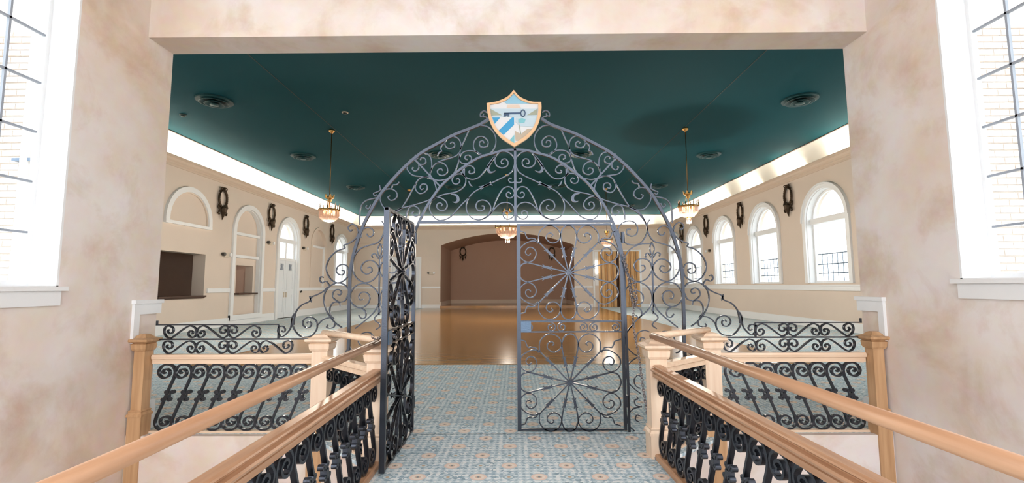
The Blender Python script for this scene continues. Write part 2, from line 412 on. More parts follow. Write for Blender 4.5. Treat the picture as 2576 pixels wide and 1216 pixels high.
# hall front wall beside the vestibule (inner skin painted, outer skin brick) and the beam over the opening
ADDED_FWIN = [(-9.6, 0.8), (-7.4, 0.8), (7.0, 0.8), (9.2, 0.8)]      # unseen windows added to the hall front to let in daylight
TF = lambda s, z, d: (s, BB - d, z)
b = MB()
for xa, xb in ((HL - 0.4, VL - 0.02), (VR + 0.02, HR + 0.4)): wall_mesh(b, xa, xb, 0, CZ + 0.3, [(c, h, 1.3, 5.0, False) for c, h in ADDED_FWIN if xa < c < xb], TF, 0.10)
b.box(VL - 0.02, VR + 0.02, BB - 0.1, BB - 0.005, VC, CZ + 0.3)
struct('wall_front', b, 'hall_paint')
b = MB().box(VL, VR, BF, BB, SOFF, VC); struct('beam', b, 'vestibule_plaster')
# vestibule side walls with their big windows
def vest_wall(sign):
    X = VL if sign < 0 else VR
    T = lambda s, z, d: (X + sign * d, s, z)
    b = MB(); y1 = 4.09 if sign < 0 else 4.06
    op = [((y1 + 1.3) / 2, (y1 - 1.3) / 2, 1.5 if sign < 0 else 1.53, 5.3, False)]
    wall_mesh(b, -2.2, BB, WELL, VC, op, T, 0.32)
    return struct('wall_vestibule_left' if sign < 0 else 'wall_vestibule_right', b, 'vestibule_plaster'), y1
_, WYL = vest_wall(-1); _, WYR = vest_wall(1)
struct('ceiling_vestibule', MB().box(VL - 0.32, VR + 0.32, -2.2, BB, VC, VC + 0.2), 'honey_oak')  # unseen ceiling, made of oak to cut bounce light on the upper walls
# hall ceiling, cove and cornice
CE = 0.36
b = MB().box(HL + CE, HR - CE, BB, HB - CE, CZ, CZ + 0.06); struct('ceiling', b, 'ceiling_paint')
struct('ceiling_light_block', MB().box(HL - 0.5, HR + 0.5, BB - 0.1, HB + AD + 0.3, CZ + 0.12, CZ + 0.3), 'cornice_paint')  # unseen slab added over the hall to block outside light
b = MB()
cov = [(0.0, 5.62), (0.02, 5.85), (0.08, 6.08), (0.18, 6.27), (0.30, 6.40), (CE + 0.06, 6.455)]
def loop3(dx, z): return [(HL + dx, BB, z), (HL + dx, HB - dx, z), (HR - dx, HB - dx, z), (HR - dx, BB, z)]
def sweep3(b, prof):
    n = len(prof)
    vs = [p for dx, z in prof for p in loop3(dx, z)]
    b.add(vs, [(4 * i + k, 4 * i + k + 1, 4 * i + k + 5, 4 * i + k + 4) for i in range(n - 1) for k in range(3)])
sweep3(b, cov); struct('trim_cove', b, 'cove_paint', True)
b = MB(); sweep3(b, [(0.004, 5.46), (0.03, 5.46), (0.03, 5.52), (0.07, 5.55), (0.07, 5.58), (0.13, 5.62), (0.17, 5.68), (0.17, 5.70), (0.215, 5.72), (0.215, 5.772), (0.19, 5.772), (0.19, 5.70), (0.004, 5.66)])
struct('trim_cornice', b, 'cornice_paint')
b = MB(); sweep3(b, [(CE - 0.005, CZ + 0.05), (CE - 0.005, CZ - 0.02), (CE + 0.05, CZ - 0.02), (CE + 0.05, CZ + 0.01)]); struct('trim_ceiling_edge', b, 'dark_wood')
b = MB()
for x in (-5.65, 5.3): b.box(x - 0.012, x + 0.012, BB, HB - CE, CZ - 0.006, CZ + 0.01)
struct('trim_ceiling_seam', b, 'vent_dark')
# fluorescent tubes lying in the cove
gaps = [onX(2040, 388, HR - 0.25).y, onX(1925, 437, HR - 0.25).y, onX(1842, 472, HR - 0.25).y]
ntube = 0
def tube(p, q, z=5.752):
    global ntube
    o = obj('fluorescent_tube', MB().tube([(p[0], p[1], z), (q[0], q[1], z)], 0.016, 6), 'tube_glow')
    return o
y = BB + 0.4
SIDE = []
while y < HB - 1.4:
    SIDE.append((y, y + 1.22)); y += 1.26
lastl = lastr = None
TUBES = []
for a, c in SIDE:
    TUBES.append(('left', tube((HL + 0.10, a), (HL + 0.10, c)), (a + c) / 2))
ed = [BB + 0.4] + [v for g in sorted(gaps) for v in (g - 0.72, g + 0.72)] + [HB - 0.3]
for a, c in zip(ed[0::2], ed[1::2]):
    n = max(1, round((c - a) / 1.26))
    for i in range(n):
        y0_, y1_ = a + (c - a) * i / n, a + (c - a) * (i + 1) / n - 0.03
        TUBES.append(('right', tube((HR - 0.10, y0_), (HR - 0.10, y1_)), y0_))
x = HL + 0.5
while x < HR - 1.4:
    TUBES.append(('back', tube((x, HB - 0.10), (x + 1.22, HB - 0.10)), x)); x += 1.26
for side, o, _c in TUBES:
    tag(o, 'lit white fluorescent tube hidden in the cove along the %s wall' % {'left': 'left', 'right': 'right, windowed', 'back': 'back'}[side], 'lamp', 'cove tubes of the %s wall' % side)

for i_, (c, h) in enumerate(ADDED_FWIN):  # frames and panes of the added front windows
    e = sempty('window_%d' % (20 + i_))
    b = MB(); b.strip([(c - h, 1.3), (c + h, 1.3), (c + h, 5.0), (c - h, 5.0)], [(c - h + 0.08, 1.38), (c + h - 0.08, 1.38), (c + h - 0.08, 4.92), (c - h + 0.08, 4.92)], 0.08, 0.16, TF, True); obj('frame', b, 'white_paint', e)
    b = MB(); b.prism([(c - h + 0.05, 1.35), (c + h - 0.05, 1.35), (c + h - 0.05, 4.95), (c - h + 0.05, 4.95)], 0.115, 0.125, TF); obj('pane', b, 'window_glass', e)
# chair rails and baseboards
def rail_seg(b, T, s0, s1, z0, z1, d): b.prism([(s0, z0), (s1, z0), (s1, z1), (s0, z1)], 0.0, -d, lambda a, z, dd: T(a, z, dd))
b = MB()
for s0, s1 in ((BB, 14.6), (17.2, 18.55), (20.95, 22.05), (24.45, 25.75), (25.75, HB)): rail_seg(b, TL, s0, s1, 1.30, 1.46, 0.05)
struct('trim_chair_rail_left', b, 'white_paint')
b = MB(); rail_seg(b, TR, BB, HB, 1.30, 1.44, 0.05); rail_seg(b, TR, BB, HB, 1.44, 1.50, 0.08); struct('trim_chair_rail_right', b, 'white_paint')
b = MB()
for s0, s1 in ((BB, 22.05), (24.45, HB)): rail_seg(b, TL, s0, s1, 0.0, 0.32, 0.04)
struct('baseboard_left', b, 'white_paint')
b = MB(); rail_seg(b, TR, BB, HB, 0, 0.30, 0.04); struct('baseboard_right', b, 'white_paint')
b = MB()
for s0, s1 in ((HL + 0.05, -8.75), (-6.55, AX0), (AX1, 5.35), (8.75, HR - 0.05)):
    rail_seg(b, TB, s0, s1, 0, 0.24, 0.04); rail_seg(b, TB, s0, s1, 1.36, 1.48, 0.04)
struct('baseboard_back', b, 'white_paint')
b = MB()
for s0, s1 in ((HL + 0.05, -7.9), (7.7, HR - 0.05)): rail_seg(b, TB, s0, s1, 4.50, 4.56, 0.03)
struct('trim_line_back', b, 'cornice_paint')  # thin raised strip along the level line on the back wall

# ------------------------------------------------------------------ arched windows, niches, doors
def arch_band(b, T, c, hw, w, zb, zt, d0, d1, legs=True):
    o1 = arch_pts(c, hw + w, zt, 20); i1 = arch_pts(c, hw, zt, 20)
    if legs: o1 = [(c - hw - w, zb)] + o1 + [(c + hw + w, zb)]; i1 = [(c - hw, zb)] + i1 + [(c + hw, zb)]
    b.strip(o1, i1, d0, d1, T)
def hall_window(num, T, c, hw, zb, zt, grille=True, w=0.17):
    e = sempty('window_%d' % num)
    b = MB(); arch_band(b, T, c, hw, w, zb, zt, -0.07, 0.0); arch_band(b, T, c, hw + w - 0.05, 0.07, zt - 0.02, zt, -0.11, 0.0)
    obj('casing', b, 'white_paint', e)
    b = MB(); arch_band(b, T, c, hw - 0.02, 0.02, zb, zt, 0.0, 0.30); b.prism([(c - hw, zb - 0.0), (c + hw, zb), (c + hw, zb + 0.02), (c - hw, zb + 0.02)], 0.0, 0.3, T); obj('reveal_lining', b, 'white_paint', e)
    b = MB(); arch_band(b, T, c, hw - 0.09, 0.09, zb, zt, 0.20, 0.28); b.prism([(c - hw, zb), (c + hw, zb), (c + hw, zb + 0.08), (c - hw, zb + 0.08)], 0.194, 0.286, T)
    obj('frame', b, 'white_paint', e)
    b = MB(); b.prism([(c - hw, zt - 0.10), (c + hw, zt - 0.10), (c + hw, zt + 0.10), (c - hw, zt + 0.10)], 0.12, 0.28, T); obj('transom_bar', b, 'white_paint', e)
    b = MB(); b.prism([(c - hw + 0.05, zb + 0.05), (c + hw - 0.05, zb + 0.05), (c + hw - 0.05, zt - 0.05), (c - hw + 0.05, zt - 0.05)], 0.235, 0.245, T); obj('pane', b, 'window_glass', e)
    b = MB(); b.prism(arch_pts(c, hw - 0.05, zt + 0.04, 20), 0.235, 0.245, T); obj('pane', b, 'window_glass', e)
    if grille:
        g = None
        for zz in (1.90, 2.22, 2.58):
            b = MB(); b.prism([(c - hw, zz - 0.017), (c + hw, zz - 0.017), (c + hw, zz + 0.017), (c - hw, zz + 0.017)], 0.32, 0.345, T); obj('grille_bar', b, 'lock_steel', e)
        k = int(2 * hw / 0.24)
        for i in range(1, k):
            s = c - hw + 2 * hw * i / k
            b = MB(); b.prism([(s - 0.009, zb), (s + 0.009, zb), (s + 0.009, 2.58), (s - 0.009, 2.58)], 0.325, 0.34, T); obj('grille_bar', b, 'lock_steel', e)
    return e
wn = 1
for c, hw, zb, zt, _ in right_ops: hall_window(wn, TR, c, hw, zb, zt, c > 14); wn += 1
for c in (30.25, 12.4, 8.7):
    op = [o_ for o_ in left_ops if o_[0] == c][0]
    hall_window(wn, TL, op[0], op[1], op[2], op[3], False); wn += 1
# lunette over the bar hatch
e = sempty('trim_lunette'); c = 16.05; hw = 0.98; z0 = 3.68
b = MB(); arch_band(b, TL, c, hw, 0.18, z0, z0 + 0.1, -0.09, 0.0); b.prism([(c - hw - 0.18, z0 - 0.10), (c + hw + 0.18, z0 - 0.10), (c + hw + 0.18, z0), (c - hw - 0.18, z0)], -0.095, 0, TL); obj('casing', b, 'white_paint', e)
b = MB(); arch_band(b, TL, c, hw - 0.04, 0.05, z0, z0 + 0.1, -0.05, 0.0); obj('inner_bead', b, 'hall_paint', e)
# bar hatch: dark room behind, wooden counter
c, hw = 15.93, 1.12
b = MB()
b.add([(HL - WTH, c - 3, 0), (HL - WTH, c + 1.9, 0), (HL - WTH - 3, c + 1.9, 0), (HL - WTH - 3, c - 3, 0), (HL - WTH, c - 3, 3.2), (HL - WTH, c + 1.9, 3.2), (HL - WTH - 3, c + 1.9, 3.2), (HL - WTH - 3, c - 3, 3.2)], [(0, 1, 2, 3), (4, 5, 6, 7), (0, 3, 7, 4), (3, 2, 6, 7), (2, 1, 5, 6)])
struct('wall_pantry', b, 'pantry_paint')
cnt = thing('bar_counter', 'dark wooden counter ledge across the wide bar hatch in the left wall', 'counter')
obj('ledge', MB().box(HL - WTH - 0.2, HL + 0.10, c - hw - 0.03, c + hw + 0.02, 1.15, 1.21), 'dark_wood', cnt)
obj('apron', MB().box(HL + 0.0, HL + 0.05, c - hw, c + hw, 1.11, 1.15), 'dark_wood', cnt)
sh = thing('wall_shelf', 'dark wooden shelf inside the room behind the bar hatch', 'shelf')
obj('board', MB().box(HL - WTH - 2.95, HL - WTH - 2.5, c - 0.9, c + 1.88, 1.30, 1.36), 'dark_wood', sh)
obj('bracket', MB().box(HL - WTH - 2.95, HL - WTH - 2.6, c + 0.2, c + 0.25, 1.1, 1.30), 'dark_wood', sh)
# arched niche with the ticket hatch
e = sempty('trim_arched_niche'); c, hw, zb, zt, _ = left_ops[1]
b = MB(); arch_band(b, TL, c, hw, 0.19, zb - 0.12, zt, -0.08, 0.0); arch_band(b, TL, c, hw - 0.03, 0.03, zb, zt, 0.0, 0.16); obj('casing', b, 'white_paint', e)
b = MB(); b.prism([(c - hw - 0.19, zb - 0.12), (c + hw + 0.19, zb - 0.12), (c + hw + 0.19, zb + 0.08), (c - hw - 0.19, zb + 0.08)], -0.085, 0.0, TL); obj('bottom_rail', b, 'white_paint', e)
for zz in (3.62, 2.70):
    b = MB(); b.prism([(c - hw, zz), (c + hw, zz), (c + hw, zz + 0.11), (c - hw, zz + 0.11)], 0.04, 0.16, TL); obj('cross_rail', b, 'white_paint', e)
hop = (c + 0.12, 0.62, 1.26, 2.40, False)
b = MB(); polys = wall_faces(c - hw, c + hw, zb, zt, [hop])
for P in polys: b.add([TL(a, z, 0.16) for a, z in P], [(0, 1, 2, 3)])
b.add([TL(a, z, 0.16) for a, z in arch_pts(c, hw, zt)], [tuple(range(15))])
o_ = outline(*hop); n = len(o_); b.add([TL(a, z, 0.16) for a, z in o_] + [TL(a, z, 0.5) for a, z in o_], [(i, (i + 1) % n, (i + 1) % n + n, i + n) for i in range(n)])
obj('back_panel', b, 'hall_paint', e)
b = MB(); b.add([(HL - 0.5, c - 0.6, 1.0), (HL - 0.5, c + 0.9, 1.0), (HL - 1.6, c + 0.9, 1.0), (HL - 1.6, c - 0.6, 1.0), (HL - 0.5, c - 0.6, 2.6), (HL - 0.5, c + 0.9, 2.6), (HL - 1.6, c + 0.9, 2.6), (HL - 1.6, c - 0.6, 2.6)], [(0, 1, 2, 3), (4, 5, 6, 7), (0, 3, 7, 4), (3, 2, 6, 7), (2, 1, 5, 6)])
struct('wall_hatch_room', b, 'pantry_paint')
tag(obj('hatch_ledge', MB().box(HL - 0.5, HL + 0.06, c - 0.62, c + 0.80, 1.20, 1.26), 'dark_wood'), 'narrow dark ledge of the small hatch inside the arched niche', 'ledge')
# double door with fanlight
e = sempty('door_1'); c, hw, zb, zt, _ = left_ops[2]
b = MB(); arch_band(b, TL, c, hw, 0.19, 0.0, zt, -0.08, 0.0); arch_band(b, TL, c, hw - 0.06, 0.06, 0.0, zt, 0.0, 0.3); obj('casing', b, 'white_paint', e)
b = MB(); b.prism([(c - hw, zt - 0.09), (c + hw, zt - 0.09), (c + hw, zt + 0.09), (c - hw, zt + 0.09)], 0.08, 0.26, TL); b.prism([(c - hw, 2.78), (c + hw, 2.78), (c + hw, 2.90), (c - hw, 2.90)], 0.06, 0.26, TL); obj('transom_bar', b, 'white_paint', e)
b = MB(); b.prism([(c - 0.06, 2.90), (c + 0.06, 2.90), (c + 0.06, zt - 0.09), (c - 0.06, zt - 0.09)], 0.10, 0.22, TL); obj('mullion', b, 'white_paint', e)
b = MB(); arch_band(b, TL, c, hw - 0.16, 0.10, 2.9, zt, 0.14, 0.24); obj('frame', b, 'white_paint', e)
b = MB(); b.prism(arch_pts(c, hw - 0.1, zt + 0.05, 20), 0.18, 0.19, TL); obj('pane', b, 'window_glass', e)
for s in (-1, 1):
    a0, a1 = sorted((c + s * 0.05, c + s * (hw - 0.1)))
    b = MB(); b.prism([(a0, 2.88), (a1, 2.88), (a1, zt - 0.07), (a0, zt - 0.07)], 0.18, 0.19, TL); obj('pane', b, 'window_glass', e)
    a0, a1 = sorted((c + s * 0.006, c + s * (hw - 0.06)))
    b = MB(); b.prism([(a0, 0.02), (a1, 0.02), (a1, 2.78), (a0, 2.78)], 0.10, 0.17, TL); lf = obj('door_leaf', b, 'door_paint', e)
    for z0, z1 in ((0.25, 1.15), (1.35, 2.6)):
        o1 = [(a0 + 0.14, z0), (a1 - 0.14, z0), (a1 - 0.14, z1), (a0 + 0.14, z1)]; i1 = [(a0 + 0.18, z0 + 0.04), (a1 - 0.18, z0 + 0.04), (a1 - 0.18, z1 - 0.04), (a0 + 0.18, z1 - 0.04)]
        b = MB(); b.strip(o1, i1, 0.085, 0.10, TL, True); obj('panel_moulding', b, 'door_paint', lf)
    b = MB(); b.prism([(c + s * 0.42 - 0.10, 2.32), (c + s * 0.42 + 0.10, 2.32), (c + s * 0.42 + 0.06, 2.48), (c + s * 0.42 + 0.10, 2.62), (c + s * 0.42 - 0.10, 2.62), (c + s * 0.42 - 0.06, 2.48)], 0.03, 0.10, TL); obj('hook_plate', b, 'muntin_paint', lf)
    b = MB(); b.prism([(c + s * 0.12 - 0.03, 1.0), (c + s * 0.12 + 0.03, 1.0), (c + s * 0.12 + 0.03, 1.25), (c + s * 0.12 - 0.03, 1.25)], 0.05, 0.10, TL); obj('door_handle', b, 'device_plastic', lf)
# blind arched niche
e = sempty('trim_blind_niche'); c, hw, zb, zt, _ = left_ops[3]
b = MB(); arch_band(b, TL, c, hw, 0.17, zb, zt, -0.05, 0.0); obj('casing', b, 'hall_paint', e)
b = MB(); b.prism(outline(c, hw, zb, zt, True), 0.14, 0.2, TL); obj('back_panel', b, 'hall_paint', e)
b = MB(); b.prism([(c - hw, zt - 0.05), (c + hw, zt - 0.05), (c + hw, zt + 0.05), (c - hw, zt + 0.05)], 0.03, 0.14, TL); obj('cross_rail', b, 'white_paint', e)
b = MB(); b.strip([(c - hw, zb), (c - hw, zt), (c + hw, zt), (c + hw, zb)], [(c - hw + 0.07, zb), (c - hw + 0.07, zt - 0.06), (c + hw - 0.07, zt - 0.06), (c + hw - 0.07, zb)], 0.05, 0.14, TL); obj('bead', b, 'white_paint', e)
# doors in the back wall
e = sempty('door_2')
b = MB(); b.strip([(-8.75, 0), (-8.75, 3.56), (-6.6, 3.56), (-6.6, 0)], [(-8.6, 0), (-8.6, 3.4), (-6.76, 3.4), (-6.76, 0)], -0.06, 0.0, TB); obj('casing', b, 'white_paint', e)
for a0, a1 in ((-8.59, -7.69), (-7.67, -6.77)):
    b = MB(); b.prism([(a0, 0.02), (a1, 0.02), (a1, 3.39), (a0, 3.39)], -0.03, 0.0, TB); lf = obj('door_leaf', b, 'door_paint', e)
    b = MB(); b.strip([(a0 + 0.12, 0.3), (a1 - 0.12, 0.3), (a1 - 0.12, 3.1), (a0 + 0.12, 3.1)], [(a0 + 0.17, 0.35), (a1 - 0.17, 0.35), (a1 - 0.17, 3.05), (a0 + 0.17, 3.05)], -0.045, -0.03, TB, True); obj('panel_moulding', b, 'white_paint', lf)
e = sempty('door_3')
b = MB(); b.strip([(5.38, 0), (5.38, 3.98), (8.75, 3.98), (8.75, 0)], [(5.5, 0), (5.5, 3.88), (8.62, 3.88), (8.62, 0)], -0.05, 0.0, TB); obj('casing', b, 'white_paint', e)
k = 14
for i in range(k):
    a = 5.78 + (8.60 - 5.78) * i / k; w = (8.60 - 5.78) / k
    dd = -0.03 - 0.10 * (i % 2)
    b = MB(); b.prism([(a, dd + 0.0), (a + w * 0.5, dd - 0.10), (a + w, dd), (a + w, dd + 0.03), (a + w * 0.5, dd - 0.07), (a, dd + 0.03)], 0.03, 3.87, lambda p, q, z: (p, HB + q, z)); obj('fold_panel', b, 'golden_wood' if i != 6 else 'dark_wood', e)
b = MB().box(5.52, 5.76, HB - 0.02, HB - 0.005, 1.5, 3.86); obj('side_panel', b, 'white_paint', e)
tag(obj('light_slit', MB().box(5.56, 5.70, HB - 0.09, HB - 0.03, 2.35, 3.25), 'slit_light'), 'bright narrow upright glowing slit of light beside the folding wooden door', 'lamp')  # glowing strip drawn as the bright slit of light in the frame

# ------------------------------------------------------------------ vestibule windows
def vest_window(num, sign):
    X = VL if sign < 0 else VR; y1 = WYL if sign < 0 else WYR
    GX = -4.22 if sign < 0 else 4.03
    y0 = 1.3; zb, zt = (1.5, 5.3) if sign < 0 else (1.53, 5.3)
    e = sempty('window_%d' % num)
    bx = lambda b, xa, xb, *r: b.box(min(xa, xb), max(xa, xb), *r)
    b = MB()
    for a, c in ((y0 - 0.0, y0 + 0.02), (y1 - 0.02, y1)): bx(b, X, X + sign * 0.31, a, c, zb, zt)
    bx(b, X, X + sign * 0.31, y0, y1, zt - 0.02, zt); bx(b, X, X + sign * 0.31, y0, y1, zb, zb + 0.02)
    obj('reveal_lining', b, 'white_paint', e)
    b = MB(); bx(b, GX - 0.025, GX + 0.025, y1 - 0.05, y1 - 0.02, zb, zt); bx(b, GX - 0.025, GX + 0.025, y0 + 0.02, y0 + 0.05, zb, zt); bx(b, GX - 0.022, GX + 0.022, y0 + 0.03, y1 - 0.03, zt - 0.06, zt - 0.02); bx(b, GX - 0.022, GX + 0.022, y0 + 0.03, y1 - 0.03, zb + 0.02, zb + 0.06); obj('frame', b, 'white_paint', e)
    pw = 0.315 if sign < 0 else 0.30
    y = y1 - 0.03
    ys = []
    while y > y0 + 0.1: ys.append(y); y -= pw
    ys.append(y0 + 0.03)
    zs = [zb + 0.05]
    z = 1.98
    while z < zt - 0.1: zs.append(z); z += 0.445 if sign < 0 else 0.432
    zs.append(zt - 0.04)
    for yy in ys[1:-1]:
        b = MB(); bx(b, GX - 0.012, GX + 0.012, yy - 0.009, yy + 0.009, zb + 0.03, zt - 0.03); obj('muntin', b, 'muntin_paint', e)
    for zz in zs[1:-1]:
        b = MB(); bx(b, GX - 0.012, GX + 0.012, y0 + 0.03, y1 - 0.03, zz - 0.009, zz + 0.009); obj('muntin', b, 'muntin_paint', e)
    pm = None
    for i in range(len(ys) - 1):
        for j in range(len(zs) - 1):
            b = MB(); bx(b, GX - 0.003, GX + 0.003, ys[i + 1] + 0.005, ys[i] - 0.005, zs[j] + 0.005, zs[j + 1] - 0.005); obj('pane', b, 'window_glass', e)
    b = MB(); bx(b, X - sign * 0.06, X + sign * 0.02, y0 - 0.1, y1 + 0.035, zb - 0.025, zb + 0.012); obj('sill', b, 'white_paint', e)
    b = MB(); bx(b, X - sign * 0.03, X, y0 - 0.06, y1 - 0.0, zb - 0.15, zb - 0.025); obj('apron', b, 'white_paint', e)
vest_window(wn, -1); wn += 1; vest_window(wn, 1); wn += 1
# white moulding wrapped round the ends of the vestibule walls
for sign, X, nm in ((-1, VL, 'trim_jamb_left'), (1, VR, 'trim_jamb_right')):
    b = MB(); bx = lambda xa, xb, *r: b.box(min(xa, xb), max(xa, xb), *r)
    bx(X, X - sign * 0.03, 4.90, BB + 0.03, 1.22, 1.36); bx(X, X - sign * 0.045, 4.89, BB + 0.045, 1.33, 1.37)
    bx(X, X - sign * 0.03, 4.90, 4.975, 0.93, 1.22); bx(X, X - sign * 0.03, 5.06, BB + 0.03, 0.0, 0.30)
    struct(nm, b, 'white_paint')
# brick outside of the hall front wall seen through the vestibule windows
BW, BH, BJ = 0.20, 0.066, 0.010
bm_ = MB().box(0, BW - BJ, -0.03, 0.0, 0, BH - BJ).mesh('brick'); bm_.materials.append(MATS['brick'])
for sign, X0 in ((-1, VL - 0.33), (1, VR + 0.33)):
    nm = 'wall_brick_left' if sign < 0 else 'wall_brick_right'
    xa, xb = sorted((X0, X0 + sign * 7.0))
    b = MB(); wall_mesh(b, xa, xb, WELL, 7.0, [(c, h, 1.3, 5.0, False) for c, h in ADDED_FWIN if xa < c < xb], lambda s_, z_, d_: (s_, BB - 0.1 - d_, z_), 0.15); w_ = struct(nm, b, 'mortar')
    xs0 = onY(0, 300, BB - 0.26).x if sign < 0 else onY(2400, 300, BB - 0.26).x
    xs1 = onY(140, 300, BB - 0.26).x if sign < 0 else onY(2576, 300, BB - 0.26).x
    r = 0; z = 1.42
    while z < 4.3:
        x = xs0 - 0.12 - (0.10 if r % 2 else 0.0)
        while x < xs1 + 0.15:
            if not (xa + 0.01 < x and x + BW < xb): x += BW; continue
            k = bpy.data.objects.new('brick', bm_); COL.objects.link(k); k.parent = w_; k.location = (x, BB - 0.25, z); x += BW
        z += BH + 0.009; r += 1
dp = thing('downspout', 'white rain pipe on the pale brick outside the left window', 'pipe')
px = onY(78, 250, BB - 0.34).x
obj('pipe', MB().tube([(px, BB - 0.34, WELL), (px, BB - 0.34, 5.5)], 0.045, 10), 'white_paint', dp, True)
obj('bracket', MB().box(px - 0.13, px + 0.13, BB - 0.36, BB - 0.28, onY(50, 402, BB - 0.34).z - 0.015, onY(50, 402, BB - 0.34).z + 0.015), 'lock_steel', dp)

# ------------------------------------------------------------------ ironwork
def Gp(x, y): p = onY(x, y, GY); return (p.x, p.z)
def zone(x0, y0, s): return lambda pts: [Gp(x0 + a / s, y0 + c / s) for a, c in pts]
zC = zone(1280, 360, 5.527); zD = zone(1350, 260, 4.054); zE = zone(1540, 500, 3.378); zF = zone(1540, 740, 3.378); zW = zone(1780, 780, 3.8)
px_ = lambda pts: [Gp(a, c) for a, c in pts]
TG = lambda u, v, d: (u, GY + d, v)
BAR, SCR, SD = 0.028, 0.0115, 0.020     # frame bar, scroll thickness, scroll depth

screen = thing('iron_arch_screen', 'tall black wrought iron arch screen of scrolls around the gateway', 'gate screen', (0, GY, 0))
TS = lambda u, v, d: (u, d, v)
def both(name, uv, t=SCR, d=SD, sm=4, parent=None, mirror=True, smooth_=True, mat='iron'):
    parent = parent or screen
    uv = cat_rom(uv, sm) if smooth_ else uv
    obj(name, MB().ribbon(uv, t, d, TS), mat, parent)
    if mirror: obj(name, MB().ribbon([(-u, v) for u, v in uv], t, d, TS), mat, parent)
out_arch = px_([(1362, 299), (1382, 312), (1412, 324), (1449, 338), (1488, 358), (1533, 383), (1572, 415), (1609, 453), (1639, 489), (1663, 529), (1682, 566), (1698, 608), (1710, 652), (1716, 695), (1718, 737), (1720, 796), (1721, 860)]) + [(1.765, 0.45), (1.765, 0.0)]
both('outer_arch_bar', out_arch, 0.030, 0.032, 5)
in_arch = px_([(1294.5, 377), (1325, 379), (1352, 386), (1381, 394), (1407, 407), (1434, 425), (1461, 446), (1483, 466), (1498, 485), (1511, 504), (1523, 523), (1533, 543), (1542, 561), (1556, 600), (1565, 640), (1570, 700), (1573, 800)]) + [(1.16, 0.6), (1.16, 0.0)]
both('inner_arch_bar', in_arch, 0.024, 0.032, 5)
tz = Gp(1296, 559)[1]; ct = in_arch[0][1]
obj('transom_bar', MB().box(-1.03, 1.03, -0.018, 0.018, tz - 0.012, tz + 0.016), 'iron', screen)
obj('centre_bar', MB().box(-0.013, 0.013, -0.016, 0.016, tz, ct), 'iron', screen)
for u in (0.45, 0.62):
    pass
